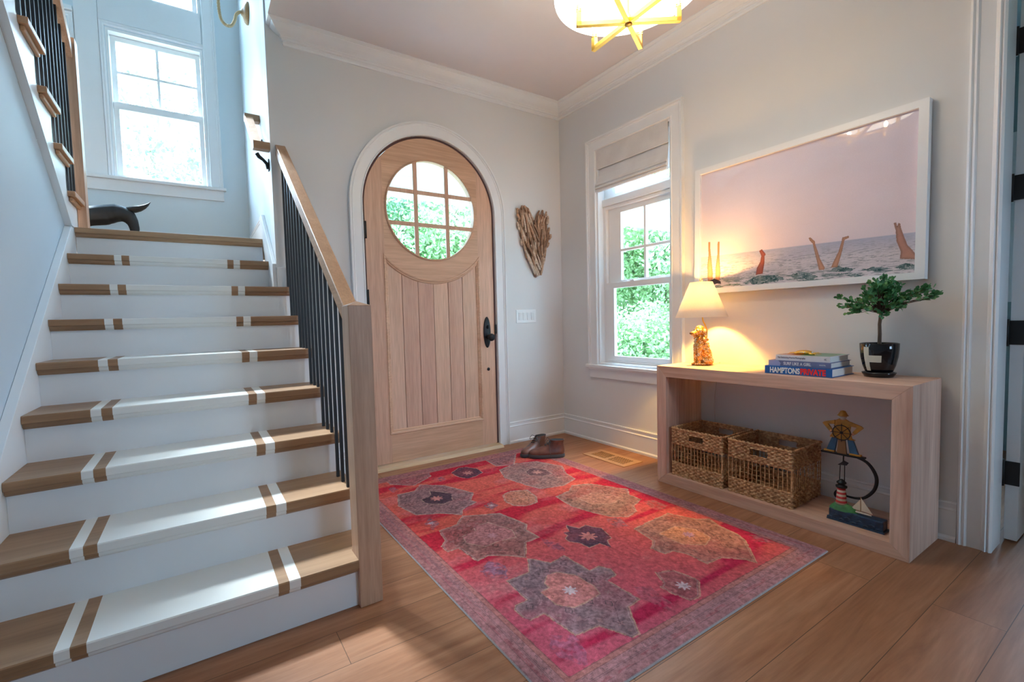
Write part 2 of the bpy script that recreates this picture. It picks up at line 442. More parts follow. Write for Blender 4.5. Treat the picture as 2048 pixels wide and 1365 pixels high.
# rear of the room, behind the camera: unseen window added and sized for fill light
struct(build('wall_rear', MB().prism([(-4.75, 0), (0.14, 0), (0.14, 3.3), (-4.75, 3.3)], -7.1, -6.95, 'y',
        holes=[rect(-1.2, -0.1, 1.0, 2.4)]), M['paint']))
wr = sempty('rear_fill_window', (-1.3, -7.0, 0.3))
fr = MB().prism(rect(-1.2, -0.1, 1.0, 2.4), -7.05, -6.99, 'y', holes=[rect(-1.15, -0.68, 1.05, 2.35), rect(-0.62, -0.15, 1.05, 2.35)])
build('window_frame', fr, M['vinyl'], wr)
build('pane', MB().box(-1.17, -0.13, -7.022, -7.018, 1.03, 2.37), M['glass'], wr)

# stairwell shell
SW = [(-4.65, 1.5)]
w2 = rect(-3.47, -2.80, 2.36, 3.55); w3 = rect(-4.35, -3.70, 2.36, 3.55)
w4 = rect(-3.47, -2.80, 3.85, 5.05); w5 = rect(-4.35, -3.70, 3.85, 5.05)
struct(build('wall_stair_back', MB().prism(rect(-4.8, -2.34, 0, 5.7), 1.5, 1.66, 'y', holes=[w2, w3, w4, w5]), M['wellpaint']))
struct(build('wall_stair_side', MB().box(-2.5, -2.34, 0.16, 1.5, 0, 5.7).box(-2.5, -2.34, 0.0, 0.16, 3.3, 5.7), M['wellpaint']))
struct(build('wall_stair_left', MB().box(-4.8, -4.65, -7.1, 1.5, 0, 5.7), M['wellpaint']))
struct(build('wall_upper', MB().box(-2.49, -2.39, -3.1, 0.0, 3.3, 5.7).box(-4.8, -2.49, -3.1, -3.0, 3.3, 5.7), M['wellpaint']))
struct(build('wall_left', MB().prism([(-6.95, 0), (0.45, 0), (0.45, 1.70), (0.37, 1.75), (-1.39, 3.02), (-1.39, 3.06), (-6.95, 3.06)], -3.71, -3.61, 'x'), plain('shaded_blue_grey_paint', (0.53, 0.61, 0.68), 0.6, var=0.012, scale=2, bmp=0.05, bscale=250)))  # bluish stairwell paint, darkened in colour for the weaker light on this wall
struct(build('floor', MB().box(-4.65, -2.5, 0.475, 1.5, 1.60, 1.746), M['oak_x']))
# side room beyond the open double door
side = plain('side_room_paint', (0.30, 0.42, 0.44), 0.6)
struct(build('wall_hall', MB().box(0.14, 2.3, -1.9, -1.8, 0, 3.06).box(0.14, 2.3, -5.1, -5.0, 0, 3.06).box(0.14, 2.3, -5.1, -1.8, 3.06, 3.2), side))
struct(build('wall_hall_east', MB().prism(rect(-5.0, -1.9, 0, 3.06), 2.2, 2.3, 'x', holes=[rect(-3.1, -2.5, 1.2, 2.3)]), side))
w7 = sempty('added_side_window', (2.25, -2.8, 1.2))  # unseen window added to bring daylight into the side room
build('window_frame', MB().prism(rect(-3.17, -2.43, 1.13, 2.37), 2.18, 2.3, 'x', holes=[rect(-3.06, -2.54, 1.24, 1.73), rect(-3.06, -2.54, 1.77, 2.26)]), M['vinyl'], w7)
build('pane', MB().box(2.248, 2.252, -3.08, -2.52, 1.22, 2.28), M['glass'], w7)

# ---- crown moulding, baseboards
CR = [(0, 2.943), (0.012, 2.943), (0.016, 2.955), (0.012, 2.962), (0.012, 2.968), (0.022, 2.972), (0.022, 2.982), (0.030, 2.988), (0.030, 2.994),
      (0.040, 3.000), (0.052, 3.006), (0.066, 3.016), (0.080, 3.030), (0.088, 3.040), (0.088, 3.046), (0.098, 3.050), (0.110, 3.055), (0.110, 3.061), (0, 3.061)]
mb = MB(); sweep_run(mb, CR, (-2.38, 0), (0, 0), (0, -1), -1, -1)
sweep_run(mb, CR, (-2.38, 0), (-2.38, -0.0005), (-1, 0), 0, 0) if False else None
# mitred return at the stairwell end
rings = [[(-2.38 - o_, 0 - o_, z) for o_, z in CR], [(-2.38 - o_, 0.0, z) for o_, z in CR]]
mb.loft(rings, False, False)
struct(build('trim_crown_back', mb, M['white']))
mb = MB(); sweep_run(mb, CR, (0, 0), (0, -6.95), (-1, 0), 1, 0)
struct(build('trim_crown_right', mb, M['white']))
BB = [(0, 0), (0.022, 0), (0.022, 0.016), (0.016, 0.024), (0.014, 0.026), (0.014, 0.145), (0.017, 0.150), (0.010, 0.158), (0.010, 0.176), (0.014, 0.181), (0.012, 0.189), (0, 0.189)]
def baseb(name, p0, p1, inw, m0=0, m1=0, z=0):
    mb = MB(); sweep_run(mb, [(a, b_ + z) for a, b_ in BB], p0, p1, inw, m0, m1); return struct(build(name, mb, M['white']))
baseb('baseboard_back', (-0.66, 0), (0, 0), (0, -1), 0, -1)
baseb('baseboard_back', (-2.39, 0), (-2.005, 0), (0, -1))
baseb('baseboard_right', (0, 0), (0, -2.69), (-1, 0), 1, 0)
baseb('baseboard_stair_side', (-2.5, 0.55), (-2.5, 1.5), (-1, 0), 0, 0, 1.746)
baseb('baseboard_stair_back', (-2.5, 1.5), (-4.65, 1.5), (0, -1), 0, 0, 1.746)
baseb('baseboard_left', (-3.61, -6.9), (-3.61, -1.66), (1, 0))

# plinth block at the foot of the wall end, standing on the seventh tread
struct(build('baseboard_wall_end', MB().box(-2.50, -2.42, -0.022, 0.0, 1.358, 1.49), M['white'], bevel=0.002))

# ---- front door
fd = sempty('door_1', (DC, 0.03, 0))
GC, GZ, GR = -1.341, 1.978, 0.386
y0, y1 = 0.008, 0.055
outer = arch(DR, 0.03)
hole_c = circle(GC, GZ, GR, 72)
PL, PR, PB, PA = -1.752, -0.918, 0.252, 0.545
a0 = atan2(1, 1)
def panel_poly(l, r, b_, ra, n=30):
    dl, dr = GC - l, r - GC
    al = math.acos(-min(1, dl / ra)); ar = math.acos(min(1, dr / ra))
    pts = [(GC + ra * cos(-al - (ar - al) * 0), 0)]
    out = []
    angs = [(-al) + ((-ar) - (-al)) * i / n for i in range(n + 1)]
    for a in angs: out.append((GC + ra * cos(a), GZ + ra * sin(a)))
    return [(l, b_)] + out + [(r, b_)]
pp = panel_poly(PL, PR, PB, PA)
def clip_x(o, lo=None, hi=None):
    bm = bmesh.new(); bm.from_mesh(o.data); off = WORLD_LOC[o.name]
    for x, inner in ((lo, True), (hi, False)):
        if x is None: continue
        g = bm.verts[:] + bm.edges[:] + bm.faces[:]
        r = bmesh.ops.bisect_plane(bm, geom=g, plane_co=(x - off.x, 0, 0), plane_no=(1, 0, 0), clear_inner=inner, clear_outer=not inner)
        es = [e for e in r['geom_cut'] if isinstance(e, bmesh.types.BMEdge)]
        bmesh.ops.holes_fill(bm, edges=bm.edges[:], sides=0) if False else None
    bm.to_mesh(o.data); bm.free()
def door_piece(name, lo, hi, mat, yy0=y0):
    o = build(name, MB().prism(outer, yy0, y1, 'y', holes=[hole_c, pp]), mat, fd)
    clip_x(o, lo, hi); return o
door_piece('stile', None, -1.7455, M['door_z'])
door_piece('stile', -0.9245, None, M['door_z'])
door_piece('rail', -1.7450, -0.9250, M['door_x'], y0 + 0.0005)
# moulding round the glass and round the panel
mb = MB()
pr = [(0.0, 0.0), (0.0, 0.010), (0.005, 0.013), (0.010, 0.010), (0.014, 0.004), (0.014, 0.0)]
path = circle(GC, GZ, GR - 0.006, 72); dirs = [(cos(2 * pi * i / 72), sin(2 * pi * i / 72)) for i in range(72)]
casing(mb, path, dirs, pr, 'y', y0, -1, True)
build('glass_bead', mb, M['door_x'], fd)
mb = MB()
def offset_path(poly, d):
    n = len(poly); out = []; dd = []
    for i, p in enumerate(poly):
        a, c = Vector(poly[i - 1]), Vector(poly[(i + 1) % n]); q = Vector(p)
        e1 = (q - a).normalized(); e2 = (c - q).normalized()
        n1 = Vector((e1.y, -e1.x)); n2 = Vector((e2.y, -e2.x)); m_ = (n1 + n2); 
        if m_.length < 1e-6: m_ = n1
        m_.normalize(); k = 1 / max(0.35, m_.dot(n1))
        dd.append((m_.x * k, m_.y * k))
    return dd
ppc = pp[::-1]
dd = offset_path(ppc, 1)
cx_ = sum(p[0] for p in ppc) / len(ppc)
if dd[0][0] * (ppc[0][0] - GC) < 0: dd = [(-a, -b_) for a, b_ in dd]
# dd now points out of the panel; the moulding steps down into it
prp = [(0.004, 0.002), (0.0, 0.005), (-0.010, 0.003), (-0.016, -0.004), (-0.022, -0.004), (-0.030, -0.014), (-0.030, -0.02), (0.004, -0.02)]
casing(mb, ppc, dd, prp, 'y', y0, -1, True)
build('panel_moulding', mb, M['door_x'], fd)
xs = [PL, -1.612, -1.478, -1.345, -1.212, -1.078, PR]
for i in range(6):
    l, r = xs[i] + (0 if i == 0 else 0.0018), xs[i + 1] - (0 if i == 5 else 0.0018)
    top = []
    for k in range(9):
        x = l + (r - l) * k / 8; top.append((x, GZ - sqrt(max(0, PA ** 2 - (x - GC) ** 2))))
    build('plank', MB().prism([(l, PB)] + top + [(r, PB)], y0 + 0.013, y1 - 0.01, 'y'), M['plank'][[1, 0, 2, 1, 0, 1][i]], fd, bevel=0.002, seg=1)
groove = plain('shadowed_groove_wood', (0.22, 0.11, 0.07), 0.7)
build('panel_backing', MB().prism([(a, b_) for a, b_ in pp], y1 - 0.012, y1, 'y'), groove, fd)
mb = MB()
for x in (-1.478, -1.206):
    h = sqrt(GR ** 2 - (x - GC) ** 2); mb.box(x - 0.0165, x + 0.0165, y0 - 0.004, y0 + 0.012, GZ - h, GZ + h)
for z in (1.862, 2.110):
    h = sqrt(GR ** 2 - (z - GZ) ** 2)
    cuts = [GC - h, -1.478 - 0.0165, -1.478 + 0.0165, -1.206 - 0.0165, -1.206 + 0.0165, GC + h]
    for a, b_ in ((0, 1), (2, 3), (4, 5)): mb.box(cuts[a], cuts[b_], y0 - 0.004, y0 + 0.012, z - 0.016, z + 0.016)
build('muntin', mb, M['door_z'], fd, bevel=0.003)
build('pane', MB().prism(circle(GC, GZ, GR - 0.001, 72), 0.034, 0.038, 'y'), M['glass'], fd)
sp = MB()
for x in (-1.478, -1.206):
    h = sqrt(GR ** 2 - (x - GC) ** 2); sp.box(x - 0.008, x + 0.008, y0 + 0.013, 0.033, GZ - h, GZ + h)
for z in (1.862, 2.110):
    h = sqrt(GR ** 2 - (z - GZ) ** 2); sp.box(GC - h, GC + h, y0 + 0.0135, 0.0325, z - 0.008, z + 0.008)
build('spacer_bar', sp, M['black'], fd)
for z in (1.787, 1.29, 0.794, 0.30):
    h = build('hinge', MB().box(-1.906, -1.886, -0.012, 0.012, z - 0.058, z + 0.058).lathe([(0, -0.062), (0.007, -0.062), (0.007, 0.062), (0, 0.062)], (-1.889, -0.008, z), 12), M['black'], fd)
esc = MB().lathe([(0, 0), (1, 0), (1, -0.4), (0.86, -0.9), (0, -1.0)], (0, 0, 0), 40, 'y')
esc.v = [(-0.855 + p[0] * 0.036, y0 + p[1] * 0.009, 1.0 + p[2] * 0.133) for p in esc.v]
e_ = build('escutcheon', esc, M['dark_iron'], fd)
kn = MB().lathe([(0.012, -0.004), (0.012, -0.035), (0.018, -0.038), (0.029, -0.048), (0.033, -0.06), (0.03, -0.074), (0.02, -0.083), (0, -0.086)], (-0.851, y0, 0.958), 28, 'y')
build('door_knob', kn, M['dark_iron'], e_)
build('deadbolt_turn', MB().lathe([(0.013, -0.006), (0.013, -0.014), (0, -0.014)], (-0.856, y0, 1.045), 20, 'y').box(-0.860, -0.852, y0 - 0.030, y0 - 0.012, 1.030, 1.062), M['dark_iron'], e_, bevel=0.001)
build('bolt_cover', MB().lathe([(0.014, 0), (0.014, -0.004), (0.011, -0.006), (0, -0.006)], (-0.850, y0, 0.682), 24, 'y'), M['dark_iron'], fd)
build('strike_plate', MB().box(-0.779, -0.757, -0.004, 0.012, 0.985, 1.065), M['black'], fd, bevel=0.002)
# casing of the arched doorway
mb = MB()
n = 44; r0 = 0.572
path = [(DC - r0, 0)] + [(DC + r0 * cos(pi - pi * i / n), DZ + r0 * sin(pi * i / n)) for i in range(n + 1)] + [(DC + r0, 0)]
dirs = [(-1, 0)] + [(cos(pi - pi * i / n), sin(pi * i / n)) for i in range(n + 1)] + [(1, 0)]
casing(mb, path, dirs, CAS, 'y', 0, -1)
struct(build('trim_door', mb, M['white']))
mb = MB(); casing(mb, path, dirs, [(0, 0.0), (0.019, 0.0), (0.019, -0.15), (0, -0.15)], 'y', 0, -1)
struct(build('trim_door_jamb', mb, M['white']))
mb = MB(); p2 = arch(DR + 0.002, 0.0); d2 = dirs
casing(mb, [(DC - DR - .002, 0)] + [(DC + (DR + .002) * cos(pi - pi * i / n), DZ + (DR + .002) * sin(pi * i / n)) for i in range(n + 1)] + [(DC + DR + .002, 0)], dirs,
       [(0, -0.012), (0.017, -0.012), (0.017, -0.05), (0, -0.05)], 'y', 0, -1)
struct(build('trim_weatherstrip', mb, plain('dark_weatherstrip', (0.10, 0.05, 0.05), 0.8)))
struct(build('trim_threshold', MB().prism([(-0.075, 0.0), (-0.060, 0.022), (0.16, 0.026), (0.16, 0.0)], DC - 0.572, DC + 0.572, 'x'), wood('threshold_oak', (0.52, 0.34, 0.18), (0.68, 0.47, 0.28), 'x', 20)))

# ---- right window (double hung under a transom)
def double_hung(name, A, B, z0, z1, P, depth_sign, sash_z, mid, mx, mz, kind='x', transom=None):
    pass
wn1 = sempty('window_1', (0.07, -0.83, 0.69))
# opening lining
mb = MB().prism(rect(WY0 - 0.0, WY1 + 0.0, WZ0, WZ1), 0.0, 0.14, 'x', holes=[rect(WY0 + 0.018, WY1 - 0.018, WZ0 + 0.018, WZ1 - 0.018)])
build('jamb_lining', mb, M['white'], wn1)
gy0, gy1 = -1.120, -0.585
# outer frame behind the sashes
mb = MB().prism(rect(WY0 + 0.018, WY1 - 0.018, WZ0 + 0.018, 2.045), 0.062, 0.13, 'x', holes=[rect(WY0 + 0.045, WY1 - 0.045, WZ0 + 0.04, 2.02)])
build('window_frame', mb, M['vinyl'], wn1, bevel=0.002)
s1 = build('sash', MB().prism(rect(WY0 + 0.046, WY1 - 0.046, 0.732, 1.392), 0.058, 0.092, 'x', holes=[rect(gy0, gy1 + 0.0, 0.768, 1.345)]), M['vinyl'], wn1, bevel=0.003)
build('pane', MB().box(0.074, 0.078, gy0 - 0.005, gy1 + 0.005, 0.762, 1.35), M['glass'], s1)
build('sash_lock', MB().box(0.050, 0.066, -0.80, -0.76, 1.392, 1.402), M['vinyl'], s1, bevel=0.002)
s2 = build('sash', MB().prism(rect(WY0 + 0.046, WY1 - 0.046, 1.372, 2.02), 0.094, 0.126, 'x', holes=[rect(gy0 - 0.008, -0.877 - 0.010, 1.412, 1.650), rect(-0.877 + 0.010, -0.636, 1.412, 1.650), rect(gy0 - 0.008, -0.887, 1.672, 1.977), rect(-0.867, -0.636, 1.672, 1.977)]), M['vinyl'], wn1, bevel=0.003)
build('pane', MB().box(0.108, 0.112, gy0 - 0.012, -0.63, 1.405, 1.985), M['glass'], s2)
build('transom_bar', MB().box(0.045, 0.14, WY0 + 0.018, WY1 - 0.018, 2.046, 2.105), M['white'], wn1, bevel=0.003)
s3 = build('transom_sash', MB().prism(rect(WY0 + 0.02, WY1 - 0.02, 2.106, WZ1 - 0.02), 0.075, 0.125, 'x', holes=[rect(gy0 - 0.01, -0.885, 2.14, 2.45), rect(-0.863, -0.600, 2.14, 2.45)]), M['vinyl'], wn1, bevel=0.003)
build('pane', MB().box(0.098, 0.102, gy0 - 0.02, -0.59, 2.13, 2.46), M['glass'], s3)
mb = MB()
path = [(WY1, WZ0 + 0.0), (WY1, WZ1), (WY0, WZ1), (WY0, WZ0)]
casing(mb, path, [(1, 0), (1, 1), (-1, 1), (-1, 0)], CAS, 'x', 0, -1)
struct(build('trim_window', mb, M['white']))
struct(build('trim_window_sill', MB().box(-0.045, 0.062, -1.318, -0.340, 0.664, 0.690).box(-0.018, 0.0, -1.295, -0.365, 0.575, 0.664).box(-0.026, 0.0, -1.300, -0.360, 0.648, 0.664), M['white'], bevel=0.004))

# ---- stairwell windows
def stair_window(name, x0, x1, z0, z1, zm, root_loc):
    w = sempty(name, root_loc)
    build('window_frame', MB().prism(rect(x0, x1, z0, z1), 1.5, 1.62, 'y', holes=[rect(x0 + 0.018, x1 - 0.018, z0 + 0.012, z1 - 0.02)]), M['vinyl'], w)
    a, b_ = x0 + 0.02, x1 - 0.02
    xm = (x0 + x1) / 2; zq = (zm + 0.03 + z1 - 0.06) / 2
    t = build('sash', MB().prism(rect(a, b_, zm - 0.02, z1 - 0.022), 1.565, 1.595, 'y',
              holes=[rect(a + .036, xm - .010, zm + .03, zq - .010), rect(xm + .010, b_ - .036, zm + .03, zq - .010), rect(a + .036, xm - .010, zq + .010, z1 - .062), rect(xm + .010, b_ - .036, zq + .010, z1 - .062)]), M['vinyl'], w, bevel=0.003)
    build('pane', MB().box(a + 0.03, b_ - 0.03, 1.578, 1.582, zm + .02, z1 - .055), M['glass'], t)
    l = build('sash', MB().prism(rect(a, b_, z0 + 0.013, zm + 0.028), 1.53, 1.562, 'y', holes=[rect(a + .036, b_ - .036, z0 + .035, zm - 0.030)]), M['vinyl'], w, bevel=0.003)
    build('pane', MB().box(a + 0.03, b_ - 0.03, 1.544, 1.548, z0 + .03, zm - .025), M['glass'], l)
stair_window('window_2', -3.47, -2.80, 2.36, 3.55, 2.957, (-3.135, 1.55, 2.36))
stair_window('window_3', -4.35, -3.70, 2.36, 3.55, 2.957, (-4.02, 1.55, 2.36))
stair_window('window_4', -3.47, -2.80, 3.85, 5.05, 4.45, (-3.135, 1.55, 3.85))
stair_window('window_6', -4.35, -3.70, 3.85, 5.05, 4.45, (-4.02, 1.55, 3.85))
mb = MB()
casing(mb, [(-2.795, 2.36), (-2.795, 5.06), (-3.475, 5.06), (-3.475, 5.06)][:3], [(1, 0), (1, 1), (0, 1)], CAS, 'y', 1.5, -1)
SC_ = [(0, 0), (0, 0.012), (0.006, 0.016), (0.012, 0.012), (0.020, 0.018), (0.022, 0)]
casing(mb, [(-2.795, 3.56), (-3.475, 3.56), (-3.475, 2.36)], [(0, 1), (-1, 1), (-1, 0)], [(a * 1.6, t) for a, t in SC_], 'y', 1.5, -1)
casing(mb, [(-3.695, 2.36), (-3.695, 3.56), (-4.36, 3.56), (-4.36, 2.36)], [(1, 0), (1, 1), (-1, 1), (-1, 0)], [(a * 1.6, t) for a, t in SC_], 'y', 1.5, -1)
mb.box(-3.655, -3.51, 1.488, 1.5, 2.36, 5.0)
mb.box(-3.508, -2.802, 1.490, 1.5, 3.598, 3.848)
mb.box(-4.5, -3.66, 1.462, 1.5, 3.60, 3.63)
struct(build('trim_stair_windows', mb, M['white']))
struct(build('trim_stair_sill', MB().box(-4.45, -2.675, 1.455, 1.56, 2.335, 2.36).box(-4.43, -2.695, 1.482, 1.5, 2.245, 2.335), M['white'], bevel=0.003))

# ---- doorway on the right and the open door beyond it
mb = MB()
casing(mb, [(-2.80, 0), (-2.80, 2.65), (-3.75, 2.65), (-3.75, 0)], [(1, 0), (1, 1), (-1, 1), (-1, 0)],
       [(-0.004, 0), (-0.004, 0.020), (0.004, 0.026), (0.010, 0.020), (0.016, 0.030), (0.024, 0.022), (0.030, 0.018), (0.075, 0.018), (0.082, 0.026), (0.090, 0.022), (0.098, 0.028), (0.106, 0.024), (0.106, 0)], 'x', 0, -1)
struct(build('trim_doorway', mb, M['white']))
struct(build('trim_doorway_jamb', MB().box(0, 0.14, -2.803, -2.785, 0, 2.65).box(0, 0.14, -3.765, -3.745, 0, 2.65).box(0, 0.14, -3.75, -2.80, 2.64, 2.66), M['white']))
d2 = sempty('door_2', (0.19, -2.83, 0))
slab = MB().prism([(0.187, 0.012), (0.98, 0.012), (0.98, 2.62), (0.187, 2.62)], -2.848, -2.806, 'y', holes=[rect(0.30, 0.87, 0.30, 1.2), rect(0.30, 0.87, 1.35, 2.48)])
build('door_frame', slab, M['white'], d2, bevel=0.002)
build('door_panel', MB().box(0.29, 0.88, -2.834, -2.82, 0.29, 1.21), M['white'], d2)
build('pane', MB().box(0.29, 0.88, -2.829, -2.825, 1.34, 2.49), M['glass'], d2)
for z in (2.27, 1.63, 0.978, 0.327):
    h = build('hinge', MB().box(0.180, 0.187, -2.850, -2.800, z - 0.055, z + 0.055).lathe([(0, -0.062), (0.008, -0.062), (0.008, 0.062), (0, 0.062)], (0.178, -2.797, z), 12), M['black'], d2)

# ---- wall switch, floor vent
sw = thing('light_switch', 'white four-gang rocker light switch plate on the wall between door and corner', 'light switch', (-0.4375, -0.004, 1.13))
build('switch_plate', MB().box(-0.549, -0.326, -0.006, 0.0, 1.070, 1.189), M['vinyl'], sw, bevel=0.003)
for i in range(4):
    x = -0.512 + i * 0.046 + 0.0055
    build('rocker', MB().box(x - 0.0165, x + 0.0165, -0.010, -0.0055, 1.097, 1.163), plain('rocker_plastic', (0.74, 0.74, 0.74), 0.3, bmp=0) if i == 0 else bpy.data.materials['rocker_plastic'], sw, bevel=0.0015)
vent = thing('floor_vent', 'flush wooden floor vent grille in front of the right wall', 'floor vent', (-0.27, -0.83, 0))
vw = wood('vent_oak', (0.40, 0.22, 0.11), (0.55, 0.33, 0.18), 'y', 20)
fr = MB(); Vx0, Vx1, Vy0, Vy1 = -0.375, -0.165, -1.045, -0.625
holes = []
for j, (ya, yb) in enumerate(((-1.000, -0.845), (-0.820, -0.672))):
    for r_ in range(4):
        for c_ in range(8):
            x = -0.330 + r_ * 0.0315; y = ya + (yb - ya) * (c_ + 0.5) / 8
            holes.append(rect(x, x + 0.027, y - 0.0062, y + 0.0062))
build('grille', MB().prism(rect(Vx0, Vx1, Vy0, Vy1), 0.0005, 0.004, 'z', holes=holes), vw, vent)
build('vent_duct', MB().box(Vx0 + 0.02, Vx1 - 0.02, Vy0 + 0.02, Vy1 - 0.02, 0.0002, 0.0006), M['black'], vent)

# ============================================================ STAIRS
RISE, RUN, SY = 0.194, 0.2514, -1.586
def nose(k): return SY + (k - 1) * RUN
st = thing('staircase', 'lower flight of white stairs with a painted runner pattern on the oak treads', 'staircase', (-3.0, SY, 0))
for k in range(1, 10):
    z, y = RISE * k, nose(k)
    xr = -2.405 if k < 7 else (-2.42 if k == 7 else -2.524)
    mb = MB()
    prof = [(y + 0.003, z), (y, z - 0.004), (y, z - 0.030), (y + 0.003, z - 0.033), (y + 0.012, z - 0.033), (y + 0.013, z - 0.047), (y + 0.024, z - 0.056), (y + 0.032, z - 0.056),
            (y + 0.032, z - 0.034), (y + RUN + 0.032, z - 0.034), (y + RUN + 0.032, z)]
    if k == 1:
        mb.prism(prof, -3.574, -2.488, 'x'); mb.box(-2.488, -2.405, -1.488, y + RUN + 0.03, z - 0.034, z)
    elif k == 9:
        prof = prof[:8] + [(y + 0.032, z - 0.034), (y + 0.049, z - 0.034), (y + 0.049, z)]
        mb.prism(prof, -3.574, xr, 'x')
    elif k == 7: mb.prism(prof, -3.574, -2.525, 'x'); mb.prism([(min(a, -0.0225), b_) for a, b_ in prof[:9]] + [(-0.0225, z - 0.034), (-0.0225, z)], -2.525, -2.42, 'x')
    else: mb.prism(prof, -3.574, xr, 'x')
    build('tread', mb, M['tread'] if k < 9 else M['oak_x'], st)
    build('riser', MB().box(-3.574, -2.430 if k < 8 else -2.524, y + 0.032, y + 0.045, z - RISE + (0.0 if k > 1 else 0.001), z - 0.034 if k < 9 else z - 0.034), M['white'], st)
# skirt boards and the closed outer side
nl = lambda y: RISE * (1 + (y - SY) / RUN)
build('skirt_board', MB().prism([(-1.66, 0.0), (-1.66, 0.20), (-1.60, nl(-1.60) + 0.08), (0.355, nl(0.355) + 0.045), (0.455, 1.74), (0.455, 1.3), (-1.0, 0.0)], -3.609, -3.575, 'x'), M['white'], st, bevel=0.002)
build('skirt_board', MB().prism([(0.0, 1.36), (0.0, 1.515), (0.448, nl(0.448) + 0.165), (0.548, nl(0.448) + 0.165), (0.548, 1.747), (0.46, 1.746), (0.2, 1.36)], -2.524, -2.501, 'x'), M['white'], st, bevel=0.002)
saw = [(-1.552, 0.0)]
for k in range(1, 7): saw += [(nose(k) + 0.034, RISE * k - 0.035), (nose(k + 1) + 0.034 if k < 6 else -0.0, RISE * k - 0.035)]
saw += [(-0.001, 0.0)]
saw = [saw[0]] + saw[1:]
build('outer_stringer', MB().prism(saw, -2.455, -2.432, 'x'), M['white'], st)

rl = thing('stair_railing', 'oak newel post and sloping handrail with black balusters beside the lower flight', 'stair railing', (-2.442, -1.535, 0))
nw = MB().box(-2.487, -2.397, -1.580, -1.490, 0, 1.172)
nw.add([(-2.487, -1.58, 1.172), (-2.397, -1.58, 1.172), (-2.397, -1.49, 1.172), (-2.487, -1.49, 1.172), (-2.442, -1.535, 1.190)], [(0, 1, 4), (1, 2, 4), (2, 3, 4), (3, 0, 4)])
build('newel_post', nw, M['oak_z'], rl, bevel=0.0025)
def rail_z(y): return 2.295 + y * 0.7717
hr = MB().prism([(-1.492, rail_z(-1.492)), (0.0, rail_z(0)), (0.0, rail_z(0) - 0.073), (-1.492, rail_z(-1.492) - 0.073)], -2.470, -2.408, 'x')
build('handrail', hr, M['oak_y'], rl, bevel=0.004)
b0 = None
bal_x = -2.442
first = None
for k in range(2, 8):
    for i in range(3):
        y = nose(k) + 0.030 + i * RUN / 3
        if k == 7 and y > -0.04: continue
        zt = rail_z(y) - 0.066
        # each baluster has its own length, set by scaling a unit bar
        if first is None:
            u = MB().box(-0.0068, 0.0068, -0.0068, 0.0068, 0, 1)
            first = build('baluster', u, M['black'], rl, local=False); b = first
        else:
            b = first.copy(); COL.objects.link(b)
        b.location = (bal_x + 2.442, y + 1.535, RISE * k); b.scale = (1, 1, zt - RISE * k)

# ---- upper flight, turning back above the left wall
us = thing('staircase', 'upper flight of stairs rising back from the landing with oak nosings', 'staircase', (-4.0, 0.62, 1.746))
UY = 0.600
for k in range(1, 9):
    z, y = 1.746 + RISE * k, UY - (k - 1) * RUN
    t = MB().box(-4.64, -3.540, y - RUN - 0.03, y, z - 0.031, z)
    build('tread', t, M['oak_y'], us, bevel=0.003)
    build('tread_cove', MB().box(-3.575, -3.557, y - RUN - 0.012, y - 0.014, z - 0.056, z - 0.0312), M['oak_y'], us, bevel=0.006)
    build('riser', MB().box(-4.64, -3.576, y - 0.045, y - 0.032, z - RISE, z - 0.031), M['white'], us)
pts = [(0.375, 1.747), (0.57, 1.747)]
for k in range(1, 9): 
    z, y = 1.746 + RISE * k, UY - (k - 1) * RUN
    pts += [(y - 0.031, z - 0.033), (y - RUN - 0.031, z - 0.033)]
ye = UY - 8 * RUN - 0.031
pts += [(ye, 1.745 + 0.735 * (0.375 - ye))]
build('stringer', MB().prism(pts, -3.611, -3.576, 'x'), M['white'], us)
ur = thing('stair_railing', 'black balusters and pale oak newel of the upper flight on the landing', 'stair railing', (-3.58, 0.645, 1.746))
build('newel_post', MB().box(-3.625, -3.535, 0.604, 0.690, 1.7465, 2.975), M['oak_z'], ur, bevel=0.0025)
uz = lambda y: 2.93 + (0.604 - y) * 0.7717
build('handrail', MB().prism([(0.604, uz(0.604)), (-1.42, uz(-1.42)), (-1.42, uz(-1.42) - 0.085), (0.604, uz(0.604) - 0.085)], -3.612, -3.548, 'x'), M['oak_z'], ur, bevel=0.004)
f2 = None
for k in range(1, 9):
    for i in range(3):
        y = UY - (k - 1) * RUN - 0.060 - i * RUN / 3
        if k == 1 and i == 0: y -= 0.0
        zb = 1.746 + RISE * k; zt = uz(y) - 0.08
        if f2 is None:
            f2 = build('baluster', MB().box(-0.0068, 0.0068, -0.0068, 0.0068, 0, 1), M['black'], ur, local=False); b = f2
        else: b = f2.copy(); COL.objects.link(b)
        b.location = (0.0, y - 0.645, zb - 1.746); b.scale = (1, 1, zt - zb)

